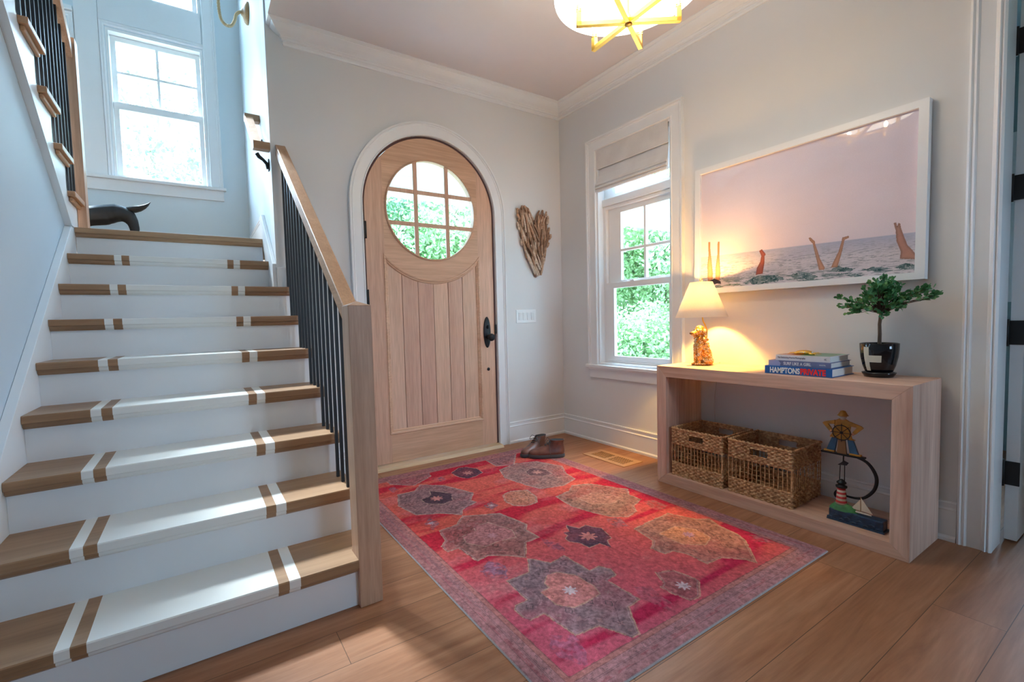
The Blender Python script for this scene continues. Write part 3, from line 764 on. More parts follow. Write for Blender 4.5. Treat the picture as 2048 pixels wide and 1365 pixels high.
# ---- short wall handrail of the lower flight
wh = thing('wall_handrail', 'short oak handrail with returns on black brackets fixed to the bright stairwell wall', 'handrail', (-2.55, 0.24, 2.3))
y_a, z_a, y_b, z_b = 0.03, 2.302, 0.455, 2.640
mb = MB().prism([(y_a, z_a), (y_b, z_b), (y_b, z_b - 0.05), (y_a, z_a - 0.05)], -2.600, -2.545, 'x')
build('rail', mb, M['oak_y'], wh, bevel=0.003)
build('rail_return', MB().box(-2.6, -2.5005, y_a - 0.03, y_a + 0.03, z_a - 0.048, z_a), M['oak_x'], wh, bevel=0.003)
build('rail_return', MB().box(-2.6, -2.5005, y_b - 0.03, y_b + 0.03, z_b - 0.048, z_b), M['oak_x'], wh, bevel=0.003)
for y, z in ((0.085, 2.293), (0.36, 2.515)):
    mb = MB().tube([(-2.572, y, z - 0.045), (-2.560, y, z - 0.065), (-2.535, y, z - 0.082), (-2.515, y, z - 0.105), (-2.506, y, z - 0.135)], [0.013, 0.013, 0.010, 0.011, 0.014], 10)
    mb.box(-2.508, -2.5005, y - 0.014, y + 0.014, z - 0.15, z - 0.075)
    build('bracket', mb, M['black'], wh)

# ---- rope sconce
rope = plain('twisted_rope', (0.60, 0.44, 0.25), 0.9, bmp=0.5, bscale=300, var=0.2)
sc = thing('rope_sconce', 'rope covered wall sconce arm curving up from a round wooden backplate', 'wall sconce', (-2.5, 0.75, 3.53))
build('backplate', MB().lathe([(0, 0), (0.078, 0), (0.078, -0.012), (0.066, -0.026), (0.045, -0.034), (0.03, -0.040), (0.022, -0.05), (0, -0.05)], (-2.5, 0.76, 3.54), 36, 'x'), wood('sconce_wood', (0.40, 0.24, 0.11), (0.56, 0.36, 0.19), 'z', 30), sc)
def bez(pts, n=8):
    out = []
    P = [Vector(p) for p in pts]
    for i in range(len(P) - 1):
        p0, p1, p2, p3 = P[max(i - 1, 0)], P[i], P[i + 1], P[min(i + 2, len(P) - 1)]
        for k in range(n):
            t = k / n
            out.append(0.5 * ((2 * p1) + (-p0 + p2) * t + (2 * p0 - 5 * p1 + 4 * p2 - p3) * t * t + (-p0 + 3 * p1 - 3 * p2 + p3) * t ** 3))
    out.append(P[-1]); return out
sp = bez([(-2.545, .755, 3.537), (-2.567, .75, 3.524), (-2.588, .745, 3.495), (-2.600, .74, 3.445), (-2.626, .73, 3.396), (-2.662, .72, 3.386), (-2.690, .72, 3.415), (-2.702, .72, 3.477), (-2.704, .72, 3.58), (-2.70, .72, 3.68)], 14)
build('rope_arm', MB().tube(sp, [0.0105 + 0.0018 * sin(i * 2.1) for i in range(len(sp))], 12), rope, sc)
build('lamp_shade', MB().lathe([(0.10, 3.70), (0.05, 3.86), (0.047, 3.86), (0.097, 3.70)], (-2.70, .72, 0), 32), plain('sconce_shade_linen', (0.8, 0.78, 0.72), 0.8), sc)

# ---- black carved animal tail on the landing
wb = plain('black_carved_wood', (0.010, 0.010, 0.012), 0.6, bmp=0.25, bscale=25, var=0.3)
whl = thing('tail_sculpture', 'black carved sculpture of an arching tail on the landing behind the top stair', 'sculpture', (-3.55, 1.15, 1.746))
Y = 1.15
body = blob('body', [('c', [(-4.05, Y, 1.88), (-3.9, Y, 1.90), (-3.72, Y, 1.935), (-3.60, Y, 1.960), (-3.52, Y, 1.975), (-3.45, Y, 1.996), (-3.41, Y, 1.998), (-3.372, Y, 1.980), (-3.345, Y, 1.94), (-3.335, Y, 1.89), (-3.334, Y, 1.83), (-3.335, Y, 1.775)],
                    [0.10, 0.095, 0.085, 0.074, 0.078, 0.070, 0.060, 0.054, 0.040, 0.034, 0.030, 0.028])], 0.008, wb, whl, 6)
fl = MB()
rings = []
for (x, z, h, w) in [(-3.40, 2.022, 0.018, 0.02), (-3.36, 2.030, 0.022, 0.03), (-3.33, 2.036, 0.024, 0.045), (-3.295, 2.046, 0.020, 0.045), (-3.262, 2.064, 0.014, 0.035), (-3.240, 2.082, 0.008, 0.02), (-3.224, 2.103, 0.002, 0.006)]:
    rings.append([(x + h * 0.35 * sin(a) * -1, Y + w * cos(a), z + h * sin(a)) for a in [2 * pi * j / 16 for j in range(16)]])
build('tail_fluke', fl.loft(rings), wb, whl)

# ============================================================ FURNITURE AND SMALL THINGS
# ---- console table (waterfall frame)
ct = thing('console_table', 'chunky pale fir console table with mitred open box frame against the right wall', 'console table', (-0.22, -2.0, 0))
X0, X1, CA, CB, H, T, TB = -0.413, -0.030, -1.362, -2.633, 0.773, 0.0695, 0.066
build('table_top', MB().prism([(CA, H), (CB, H), (CB + T - 0.0005, H - T), (CA - T + 0.0005, H - T)], X0, X1, 'x'), M['fir_y'], ct, bevel=0.002)
build('side_panel', MB().prism([(CA, 0), (CA, H), (CA - T, H - T), (CA - T, TB)], X0, X1, 'x'), M['fir_z'], ct, bevel=0.002)
build('side_panel', MB().prism([(CB, 0), (CB, H), (CB + T, H - T), (CB + T, TB)], X0, X1, 'x'), M['fir_z'], ct, bevel=0.002)
build('bottom_shelf', MB().prism([(CA, 0), (CB, 0), (CB + T - 0.0005, TB), (CA - T + 0.0005, TB)], X0, X1, 'x'), M['fir_y'], ct, bevel=0.002)

# ---- wicker baskets
def wick():
    m, nt, b = new_mat('woven_seagrass')
    n1 = N(nt, 'ShaderNodeTexNoise', Scale=55.0, Detail=2.0); nt.links.new(coords(nt, (1, 1, 1.3)), n1.inputs['Vector'])
    n2 = N(nt, 'ShaderNodeTexNoise', Scale=9.0, Detail=2.0); nt.links.new(coords(nt), n2.inputs['Vector'])
    c = ramp_node(nt, n1.outputs[0], [(0.30, (0.30, 0.15, 0.06)), (0.5, (0.52, 0.30, 0.14)), (0.68, (0.74, 0.50, 0.27))])
    c = mixc(nt, 0.7, c, ramp_node(nt, n2.outputs[0], [(0.3, (0.75, 0.72, 0.7)), (0.7, (1.15, 1.12, 1.1))]), 'MULTIPLY')
    nt.links.new(c, b.inputs['Base Color']); b.inputs['Roughness'].default_value = 0.6
    bump(nt, b, n1.outputs[0], 0.2, 0.001); return m
wm = wick()
bk_mesh = {}
def basket_meshes(root, W, D, Hh):
    """W along y, D along x, origin at the centre of the base"""
    pit, row = 0.0168, 0.0100
    body, lat = MB(), MB()
    za, zb = Hh * 0.28, Hh * 0.665
    sides = [(W, lambda u, d: (-D / 2 - d, u)), (D, lambda u, d: (u, W / 2 + d)), (W, lambda u, d: (D / 2 + d, -u)), (D, lambda u, d: (-u, -W / 2 - d))]
    for si, (L, fn) in enumerate(sides):
        nu = int(L / pit) * 4; 
        for z0, z1 in ((0.0, za), (zb, Hh)):
            nv = int((z1 - z0) / row) * 4
            vid = {}
            vs = []; fs = []
            for j in range(nv + 1):
                z = z0 + (z1 - z0) * j / nv; r_ = j // 4
                for i in range(nu + 1):
                    u = -L / 2 + L * i / nu
                    ph = pi * (i / 4.0)
                    d = 0.0036 * sin(ph) * (1 if r_ % 2 == 0 else -1) - 0.0034 * (1 - abs(sin(pi * (j % 4) / 4.0)))
                    if i % 4 == 0: d -= 0.0030
                    if i in (0, nu): d = -0.001
                    x, y = fn(u, d); vid[(i, j)] = len(vs); vs.append((x, y, z))
            for j in range(nv):
                zc = z0 + (z1 - z0) * (j + .5) / nv
                for i in range(nu):
                    uc = -L / 2 + L * (i + .5) / nu
                    if si in (0, 2) and z1 == Hh and abs(uc) < 0.048 and Hh * 0.79 < zc < Hh * 0.905: continue
                    fs.append((vid[(i, j)], vid[(i + 1, j)], vid[(i + 1, j + 1)], vid[(i, j + 1)]))
            body.add(vs, fs, True)
        # open lattice: leaning stakes and three thin weavers
        n = int(L / 0.0215)
        for i in range(n + 1):
            u = -L / 2 + L * i / n
            j1, j2, j3 = (random.uniform(-.002, .002) for _ in range(3))
            for off in ((0,) if i in (0, n) else (0.0,)):
                pts = [fn(u + off + a, -0.002) + (z,) for a, z in ((0, za - .004), (j1, za + (zb - za) * .3), (j2, za + (zb - za) * .7), (j3 * .5, zb + .004))]
                lat.tube([tuple(p) for p in pts], 0.0027, 6, False)
        for q in (0.16, 0.38, 0.62, 0.84):
            pts = [fn(-L / 2 + L * i / 20, -0.0055 + random.uniform(-.001, .001)) + (za + (zb - za) * q + random.uniform(-.003, .003),) for i in range(21)]
            lat.tube(pts, 0.0015, 5, False)
    bo = build('woven_body', body, wm, root, local=False, fix=False); s_ = bo.modifiers.new('thickness', 'SOLIDIFY'); s_.thickness = 0.005; s_.offset = 0
    build('open_lattice', lat, wm, root, local=False)
    rim = MB()
    loop = [(-D / 2, -W / 2), (-D / 2, W / 2), (D / 2, W / 2), (D / 2, -W / 2), (-D / 2, -W / 2)]
    pts = []
    for a, c in zip(loop[:-1], loop[1:]):
        L = sqrt((a[0] - c[0]) ** 2 + (a[1] - c[1]) ** 2); n = int(L / 0.005)
        for i in range(n): pts.append((a[0] + (c[0] - a[0]) * i / n, a[1] + (c[1] - a[1]) * i / n, Hh - 0.001 + 0.0015 * sin(i * 1.3)))
    pts.append(pts[0])
    rim.tube(pts, [0.0068 + 0.002 * sin(i * 1.3) for i in range(len(pts))], 8, False)
    build('braided_rim', rim, wm, root, local=False)
    build('basket_base', MB().box(-D / 2 + 0.002, D / 2 - 0.002, -W / 2 + 0.002, W / 2 - 0.002, 0.001, 0.007), wm, root, local=False)
b1 = thing('wicker_basket', 'woven seagrass basket beside the far end panel of the console table', 'basket', (-0.220, -1.6205, 0.0665), 'baskets under the console table')
basket_meshes(b1, 0.335, 0.330, 0.305)
b2 = copy_tree(b1); b2.location = (-0.212, -1.9885, 0.0665)
b2['label'] = 'woven seagrass basket in the middle of the shelf, next to the sailor toy'

# ---- books
def book(name, label, x0, x1, ya, yb, z0, z1, cov, page, grp='books stacked on the console table'):
    t = thing(name, label, 'book', ((x0 + x1) / 2, (ya + yb) / 2, z0), grp)
    c = 0.0028
    mb = MB().box(x0, x1, yb, ya, z0, z0 + c).box(x0, x1, yb, ya, z1 - c, z1).box(x0, x0 + 0.004, yb, ya, z0 + c, z1 - c)
    build('cover', mb, cov, t, bevel=0.001)
    build('pages', MB().box(x0 + 0.004, x1 - 0.005, yb + 0.005, ya - 0.005, z0 + c, z1 - c), page, t)
    return t
pages = plain('book_pages', (0.80, 0.78, 0.74), 0.8, var=0.04, scale=200, bmp=0.1)
cb = plain('blue_book_cloth', (0.012, 0.12, 0.42), 0.4)
cg = plain('slate_blue_cover', (0.15, 0.18, 0.34), 0.45)
cgl = plain('pale_lilac_cover', (0.36, 0.38, 0.60), 0.45)
cw = plain('white_cover', (0.74, 0.74, 0.78), 0.4)
ink_w = plain('white_ink', (0.85, 0.85, 0.85), 0.5, bmp=0); ink_r = plain('red_ink', (0.85, 0.02, 0.02), 0.5, bmp=0); ink_d = plain('dark_ink', (0.10, 0.10, 0.16), 0.6, bmp=0)
def spine(x, y_start, zc):
    return lambda a, b_, c_: (x - c_, y_start - a, zc + b_)
k1 = book('book', 'thick blue hardback with white and red spine lettering, bottom of the stack', -0.36, -0.105, -2.011, -2.322, 0.7735, 0.8155, cb, pages)
text_part('title_word', 'HAMPTONS', 0.040, ink_w, k1, spine(-0.3604, -2.038, 0.7945), bold=0.0012, width=0.143)
text_part('title_word', 'PRIVATE', 0.040, ink_r, k1, spine(-0.3604, -2.184, 0.7945), bold=0.0020, width=0.112)
k2 = book('book', 'slim slate blue book in the middle of the stack', -0.345, -0.108, -2.024, -2.311, 0.8155, 0.8445, cg, pages)
build('spine_patch', MB().prism([(-2.024, 0.8157), (-2.024, 0.8443), (-2.072, 0.8443), (-2.084, 0.830), (-2.080, 0.8157)], -0.3458, -0.345, 'x'), cgl, k2)
text_part('title_word', 'SURF LIKE A GIRL', 0.022, ink_w, k2, spine(-0.3454, -2.098, 0.8305), bold=0.0003, width=0.128)
text_part('publisher_line', 'PRESTEL', 0.008, ink_w, k2, spine(-0.3454, -2.262, 0.8305), width=0.028)
k3 = book('book', 'white book with a green and orange cover lying on top of the stack', -0.335, -0.110, -2.054, -2.304, 0.8445, 0.8735, cw, pages)
text_part('title_word', 'The Swimming Pool in Photography', 0.012, ink_d, k3, spine(-0.3354, -2.064, 0.8595), width=0.132)
text_part('publisher_mark', 'HC', 0.012, ink_d, k3, spine(-0.3354, -2.279, 0.8590), width=0.010)
build('cover_picture', MB().box(-0.325, -0.115, -2.298, -2.165, 0.8736, 0.8741), plain('green_cover_print', (0.10, 0.28, 0.19), 0.3), k3)
build('cover_picture', MB().box(-0.325, -0.115, -2.165, -2.062, 0.8736, 0.8741), plain('orange_cover_print', (0.55, 0.20, 0.10), 0.3, var=0.4, scale=30), k3)
# little gold creature lying on the books
cr = thing('brass_ornament', 'small gold crab-like ornament with tiny clear stones on top of the book stack', 'ornament', (-0.25, -2.155, 0.8742))
blob('shell', [('e', (-0.25, -2.155, 0.884), (0.030, 0.042, 0.014)), ('e', (-0.262, -2.125, 0.880), (0.012, 0.014, 0.008)), ('e', (-0.262, -2.195, 0.879), (0.012, 0.018, 0.007))], 0.003, M['brass'], cr, 2)
for s_ in (-1, 1):
    for i in range(4):
        mb = MB(); mb.tube([(-0.25 + (i - 1.5) * 0.012, -2.155 + s_ * 0.035, 0.882), (-0.25 + (i - 1.5) * 0.018, -2.155 + s_ * 0.055, 0.884), (-0.25 + (i - 1.5) * 0.022, -2.155 + s_ * 0.066, 0.8755)], [0.0022, 0.0018, 0.001], 6)
        build('leg', mb, M['brass'], cr)
stm = plain('clear_stones', (0.9, 0.92, 0.95), 0.05, 0.6, bmp=0)
for a, b_ in ((-0.277, -2.168), (-0.280, -2.158), (-0.277, -2.148), (-0.27, -2.200)): build('stone', MB().lathe([(0, 0), (0.004, 0.001), (0.003, 0.004), (0, 0.006)], (a, b_, 0.885), 10), stm, cr)

# ---- potted topiary
pt = thing('potted_topiary', 'little artificial boxwood tree in a glossy black pot on the console table', 'potted plant', (-0.160, -2.440, 0.774))
potm = plain('black_glazed_ceramic', (0.006, 0.006, 0.008), 0.07, bmp=0)
cx, cy = -0.160, -2.440
pot = build('pot', MB().lathe([(0, 0.797), (0.047, 0.797), (0.054, 0.803), (0.063, 0.83), (0.071, 0.87), (0.074, 0.905), (0.075, 0.936), (0.073, 0.938), (0.069, 0.936), (0.068, 0.92), (0.0, 0.915)], (cx, cy, 0), 48), potm, pt)
build('saucer', MB().lathe([(0, 0.774), (0.055, 0.774), (0.064, 0.790), (0.066, 0.796), (0.062, 0.795), (0.056, 0.785), (0, 0.785)], (cx, cy, 0), 48), potm, pt)
# cream cross, curved to the pot
def pot_r(z):
    P = [(0.797, 0.047), (0.803, 0.054), (0.83, 0.063), (0.87, 0.071), (0.905, 0.074), (0.936, 0.075)]
    for (a, b_), (c, d) in zip(P[:-1], P[1:]):
        if a <= z <= c: return b_ + (d - b_) * (z - a) / (c - a)
    return 0.075
def patch(mb, a0_, a1_, z0, z1, n=10):
    vs = []; fs = []
    for j in range(n + 1):
        z = z0 + (z1 - z0) * j / n
        for i in range(n + 1):
            a = a0_ + (a1_ - a0_) * i / n; r = pot_r(z) + 0.0009
            vs.append((cx + r * cos(a), cy + r * sin(a), z))
    for j in range(n):
        for i in range(n): q = j * (n + 1) + i; fs.append((q, q + 1, q + n + 2, q + n + 1))
    mb.add(vs, fs, True)
A_ = radians
mb = MB(); patch(mb, A_(147), A_(166), 0.806, 0.921); patch(mb, A_(166), A_(204), 0.848, 0.881)
build('painted_cross', mb, plain('cream_glaze', (0.62, 0.60, 0.50), 0.3, bmp=0), pot)
bark = plain('brown_bark', (0.10, 0.065, 0.045), 0.9, bmp=0.5, bscale=80, var=0.3)
trunk = MB().tube([(cx, cy, 0.91), (cx - 0.003, cy - 0.002, 0.98), (cx + 0.002, cy + 0.001, 1.03), (cx, cy - 0.004, 1.075), (cx, cy - 0.002, 1.11)], [0.0085, 0.0078, 0.0072, 0.0075, 0.006], 10)
build('trunk', trunk, bark, pt)
bm_, lf = MB(), MB()
R2 = random.Random(11)
tips = []
for i in range(105):
    a = R2.uniform(0, 2 * pi); e = R2.uniform(-0.45, 1.4); rr = R2.uniform(0.55, 1.0)
    d = Vector((cos(a) * cos(e) * 0.098, sin(a) * cos(e) * 0.098, sin(e) * 0.112)) * rr
    tips.append(Vector((cx, cy - 0.012, 1.135)) + d)
# two straggling side twigs and one low shoot
for base, n_ in (((cx - 0.02, cy - 0.175, 1.165), 9), ((cx - 0.01, cy - 0.135, 1.175), 6), ((cx - 0.04, cy + 0.125, 1.135), 8), ((cx - 0.05, cy + 0.10, 1.10), 5), ((cx - 0.02, cy - 0.03, 1.055), 3)):
    for i in range(n_): tips.append(Vector(base) + Vector((R2.uniform(-.02, .02), R2.uniform(-.032, .032), R2.uniform(-.028, .03))))
def leaf(mb, p, d, L, rnd):
    d = d.normalized(); s_ = d.cross(Vector((rnd.uniform(-1, 1), rnd.uniform(-1, 1), rnd.uniform(-.5, 1)))).normalized(); n_ = d.cross(s_)
    w = L * 0.30
    P = [p, p + d * L * .35 + s_ * w * .7 + n_ * .0008, p + d * L * .75 + s_ * w, p + d * L + n_ * .001, p + d * L * .75 - s_ * w, p + d * L * .35 - s_ * w * .7 + n_ * .0008, p + d * L * .6 - n_ * 0.0018]
    mb.add(P, [(0, 1, 6), (1, 2, 6), (2, 3, 6), (3, 4, 6), (4, 5, 6), (5, 0, 6)], True)
for t in tips:
    root = Vector((cx, cy - .002, 1.095 + R2.uniform(-.02, .01)))
    mid = root.lerp(t, 0.5) + Vector((0, 0, 0.012))
    bm_.tube([root, mid, t], [0.0022, 0.0014, 0.0008], 5, False)
    dd_ = (t - root).normalized()
    for q in range(8):
        p = root.lerp(t, R2.uniform(0.66, 1.04)) + Vector((0, 0, .008))
        v = dd_ * 0.7 + Vector((R2.uniform(-1, 1), R2.uniform(-1, 1), R2.uniform(-.5, 1)))
        leaf(lf, p, v, R2.uniform(0.019, 0.029), R2)
build('branches', bm_, bark, pt)
def leafmat(name, stops, rough=0.45, sc_=30, trans=0.3):
    m, nt, b = new_mat(name)
    n1 = N(nt, 'ShaderNodeTexNoise', Scale=float(sc_), Detail=2.0); nt.links.new(coords(nt), n1.inputs['Vector'])
    nt.links.new(ramp_node(nt, n1.outputs[0], stops), b.inputs['Base Color']); b.inputs['Roughness'].default_value = rough
    b.inputs['Transmission Weight'].default_value = 0.0
    if trans:
        b.inputs['Subsurface Weight'].default_value = 0.0
        out = nt.nodes['Material Output']; tl = N(nt, 'ShaderNodeBsdfTranslucent'); ad = N(nt, 'ShaderNodeMixShader'); ad.inputs[0].default_value = trans
        nt.links.new(ramp_node(nt, n1.outputs[0], [(p, tuple(min(1, c * 1.5) for c in col)) for p, col in stops]), tl.inputs[0])
        nt.links.new(b.outputs[0], ad.inputs[1]); nt.links.new(tl.outputs[0], ad.inputs[2]); nt.links.new(ad.outputs[0], out.inputs['Surface'])
    return m
build('leaves', lf, leafmat('boxwood_leaf', [(0.35, (0.04, 0.15, 0.06)), (0.55, (0.08, 0.27, 0.11)), (0.72, (0.18, 0.36, 0.12))]), pt, fix=False)

# ---- dog lamp
lp = thing('table_lamp', 'lit lamp with a gold seated dog base and cream cone shade on the console table', 'table lamp', (-0.20, -1.545, 0.7735))
Fd = Vector((-0.93, 0.36, 0)).normalized(); Sd = Vector((-Fd.y, Fd.x, 0)) * -1
O_ = Vector((-0.205, -1.552, 0.7735))
def L(f, s_, z): return O_ + Fd * f + Sd * s_ + Vector((0, 0, z))
rotz = Matrix.Rotation(atan2(Fd.y, Fd.x), 3, 'Z')
def mosaic():
    m, nt, b = new_mat('gold_mosaic')
    vo = N(nt, 'ShaderNodeTexVoronoi', Scale=190.0); nt.links.new(coords(nt), vo.inputs['Vector'])
    sp_ = N(nt, 'ShaderNodeSeparateColor'); nt.links.new(vo.outputs['Color'], sp_.inputs[0])
    c = ramp_node(nt, sp_.outputs[0], [(0.0, (0.45, 0.15, 0.02)), (0.35, (0.75, 0.33, 0.04)), (0.7, (0.85, 0.50, 0.12)), (0.9, (0.9, 0.80, 0.65)), (1.0, (0.35, 0.33, 0.33))])
    nt.links.new(c, b.inputs['Base Color']); b.inputs['Metallic'].default_value = 0.85; b.inputs['Roughness'].default_value = 0.22
    n1 = N(nt, 'ShaderNodeTexNoise', Scale=220.0, Detail=2.0); nt.links.new(coords(nt), n1.inputs['Vector'])
    bump(nt, b, n1.outputs[0], 1.0, 0.004); return m
gm = mosaic()
dogp = [('c', [L(-0.028, 0, .030), L(-0.018, 0, .075), L(0.006, 0, .125), L(0.022, 0, .165), L(0.018, 0, .19)], [.040, .043, .036, .027, .022]),
        ('e', L(-0.020, .030, .028), (.038, .020, .030), rotz), ('e', L(-0.020, -.030, .028), (.038, .020, .030), rotz),
        ('c', [L(.030, .017, .125), L(.036, .018, .07), L(.036, .018, .012)], [.022, .014, .012]), ('c', [L(.030, -.017, .125), L(.036, -.018, .07), L(.036, -.018, .012)], [.022, .014, .012]),
        ('e', L(.050, .018, .009), (.018, .012, .009), rotz), ('e', L(.050, -.018, .009), (.018, .012, .009), rotz),
        ('e', L(.020, .034, .008), (.020, .011, .008), rotz), ('e', L(.020, -.034, .008), (.020, .011, .008), rotz),
        ('e', L(.016, 0, .218), (.037, .031, .034), rotz), ('c', [L(.036, 0, .212), L(.066, 0, .206)], [.022, .016]), ('e', L(.018, 0, .240), (.028, .024, .018), rotz),
        ('e', L(.000, .030, .205), (.015, .009, .030), rotz), ('e', L(.000, -.030, .205), (.015, .009, .030), rotz)]
for i in range(60):   # curly coat
    a = R2.uniform(0, 2 * pi); z = R2.uniform(.04, .19)
    dogp.append(('e', L(-0.012 + z * .12 + .036 * cos(a), .037 * sin(a), z), (.010, .010, .010)))
dog = blob('dog_base', dogp, 0.0032, gm, lp, 2)
build('nose', MB().lathe([(0, -0.009), (.008, -0.005), (.009, 0.002), (.005, .007), (0, .008)], tuple(L(.082, 0, .209)), 14), plain('dark_bronze', (0.12, 0.06, 0.03), 0.35, 0.8), lp)
mb = MB()
for s_ in (-1, 1): mb.lathe([(0, -.004), (.0035, -.002), (.0035, .002), (0, .004)], tuple(L(.049, s_ * .013, .228)), 10)
build('eyes', mb, M['black'], lp)
neck = bez([L(-.030, 0, .165), L(-.034, 0, .215), L(-.022, 0, .255), L(-.006, 0, .285), L(0.0, 0, .320)], 8)
build('lamp_arm', MB().tube(neck, 0.0045, 10).tube([L(0, 0, .318), L(0.008, 0, .400)], 0.0045, 10).lathe([(0.011, 0), (0.011, .035), (0.0, .035)], tuple(L(0.008, 0, .398)), 20), M['brass'], lp)
shc = L(0.008, 0, 0)
def shade_mat():
    m, nt, b = new_mat('cream_lamp_shade')
    out = nt.nodes['Material Output']
    n1 = N(nt, 'ShaderNodeTexNoise', Scale=300.0); nt.links.new(coords(nt), n1.inputs['Vector'])
    c = ramp_node(nt, n1.outputs[0], [(0.3, (0.86, 0.80, 0.70)), (0.7, (0.92, 0.87, 0.78))])
    nt.links.new(c, b.inputs['Base Color']); b.inputs['Roughness'].default_value = 0.8
    tl = N(nt, 'ShaderNodeBsdfTranslucent'); nt.links.new(c, tl.inputs[0])
    ms = N(nt, 'ShaderNodeMixShader'); ms.inputs[0].default_value = 0.55
    nt.links.new(b.outputs[0], ms.inputs[1]); nt.links.new(tl.outputs[0], ms.inputs[2]); nt.links.new(ms.outputs[0], out.inputs['Surface']); return m
build('lamp_shade', MB().lathe([(.154, 1.083), (.0665, 1.308), (.065, 1.308), (.1525, 1.083), (.154, 1.083)], (shc.x, shc.y, 0), 64), shade_mat(), lp)
mb = MB(); mb.tube([(shc.x + .065 * cos(a), shc.y + .065 * sin(a), 1.300) for a in (0, pi)], .0012, 6).tube([(shc.x, shc.y - .065, 1.300), (shc.x, shc.y + .065, 1.300)], .0012, 6)
mb.tube([(shc.x - .04 * 0, shc.y, 1.29), (shc.x, shc.y, 1.315)], .003, 8)
mb.tube([(shc.x, shc.y + .009 * cos(a), 1.322 + .009 * sin(a)) for a in [2 * pi * i / 16 for i in range(17)]], .0022, 6)
build('finial', mb, M['brass'], lp)
build('light_bulb', MB().lathe([(0, 1.205), (.010, 1.207), (.013, 1.219), (.023, 1.240), (.026, 1.260), (.020, 1.278), (0, 1.285)], (shc.x, shc.y, 0), 20), emit_mat('warm_bulb_glass', (1.0, 0.62, 0.25), 25), lp)
LAMP_POS = (shc.x, shc.y, 1.262)
cordm = plain('clear_lamp_cord', (0.55, 0.50, 0.45), 0.4, bmp=0)
cord = MB().tube(bez([L(-.06, 0, .006), (-.13, -1.585, .777), (-.06, -1.575, .778), (-.022, -1.56, .776), (-.017, -1.545, .70), (-.017, -1.528, .60), (-.018, -1.52, .48), (-.017, -1.524, .39), (-.017, -1.522, .30)], 6), 0.0016, 6)
build('power_cord', cord, cordm, lp)
lamp_light = light('lamp_glow', 'POINT', LAMP_POS, 38.0, (1.0, 0.52, 0.15), shadow_soft_size=0.03)
lamp_down = light('lamp_glow_down', 'SPOT', LAMP_POS, 105.0, (1.0, 0.58, 0.095), shadow_soft_size=0.03, spot_size=radians(175), spot_blend=0.5)

# ---- chandelier
ch = thing('chandelier', 'brass six-armed chandelier with candle bulbs under a round white dish', 'chandelier', (-1.265, -1.875, 3.06))
hx, hy, hz = -1.267, -1.875, 2.412
build('ceiling_plate', MB().lathe([(0, 3.06), (.065, 3.06), (.065, 3.045), (.05, 3.038), (0, 3.036)], (hx, hy, 0), 32), M['brass'], ch)
build('rod', MB().tube([(hx, hy, 3.04), (hx, hy, hz)], .006, 10).lathe([(0, hz - .012), (.016, hz - .012), (.018, hz), (.018, hz + .02), (.014, hz + .03), (0, hz + .03)], (hx, hy, 0), 20), M['brass'], ch)
dish = emit_mat('lit_opal_dish', (1.0, 0.92, 0.78), 4.0); dish.node_tree.nodes['Principled BSDF'].inputs['Base Color'].default_value = (0.9, 0.88, 0.82, 1)
build('opal_dish', MB().lathe([(0, 2.555), (.27, 2.550), (.31, 2.545), (.322, 2.543), (.324, 2.550), (.30, 2.575), (.20, 2.60), (0, 2.61)], (hx, hy, 0), 72), dish, ch)
candle = plain('candle_sleeve_brass', (0.75, 0.48, 0.14), 0.3, 1.0, bmp=0)
bulbm = emit_mat('candle_bulb', (1.0, 0.74, 0.38), 40)
for k in range(6):
    a = radians(26 + 60 * k); d = Vector((cos(a), sin(a), 0)); s_ = Vector((-sin(a), cos(a), 0)); w, hh = .0105, .0095
    P0 = Vector((hx, hy, hz)) + d * .014; P1 = Vector((hx, hy, hz)) + d * .228
    mb = MB(); rings = [[P + s_ * sx * w + Vector((0, 0, sz * hh)) for sx, sz in ((-1, -1), (1, -1), (1, 1), (-1, 1))] for P in (P0, P1)]
    mb.loft(rings, True, False)
    Q = Vector((hx, hy, hz - hh)) + d * .2195
    rings = [[Q + s_ * sx * w + d * sz * w + Vector((0, 0, z)) for sx, sz in ((-1, -1), (1, -1), (1, 1), (-1, 1))] for z in (0.0005, .062)]
    mb.loft(rings, True, False)
    arm = build('arm', mb, M['brass'], ch, bevel=0.001)
    cp = MB()
    for z0, z1, r in ((.062, .066, .016), (.066, .070, .012), (.070, .074, .016), (.074, .092, .0105)):
        cp.lathe([(0, z0), (r, z0), (r, z1), (0, z1)], tuple(Q), 4 if r > .012 else 16, smooth=False)
    build('candle_cup', cp, candle, arm)
    light('candle_glow', 'POINT', tuple(Q + Vector((0, 0, .118))), 1.5, (1.0, 0.78, 0.50), shadow_soft_size=0.012)
    build('bulb', MB().lathe([(.005, .092), (.011, .105), (.0115, .115), (.006, .135), (.001, .146)], tuple(Q), 16), bulbm, arm)

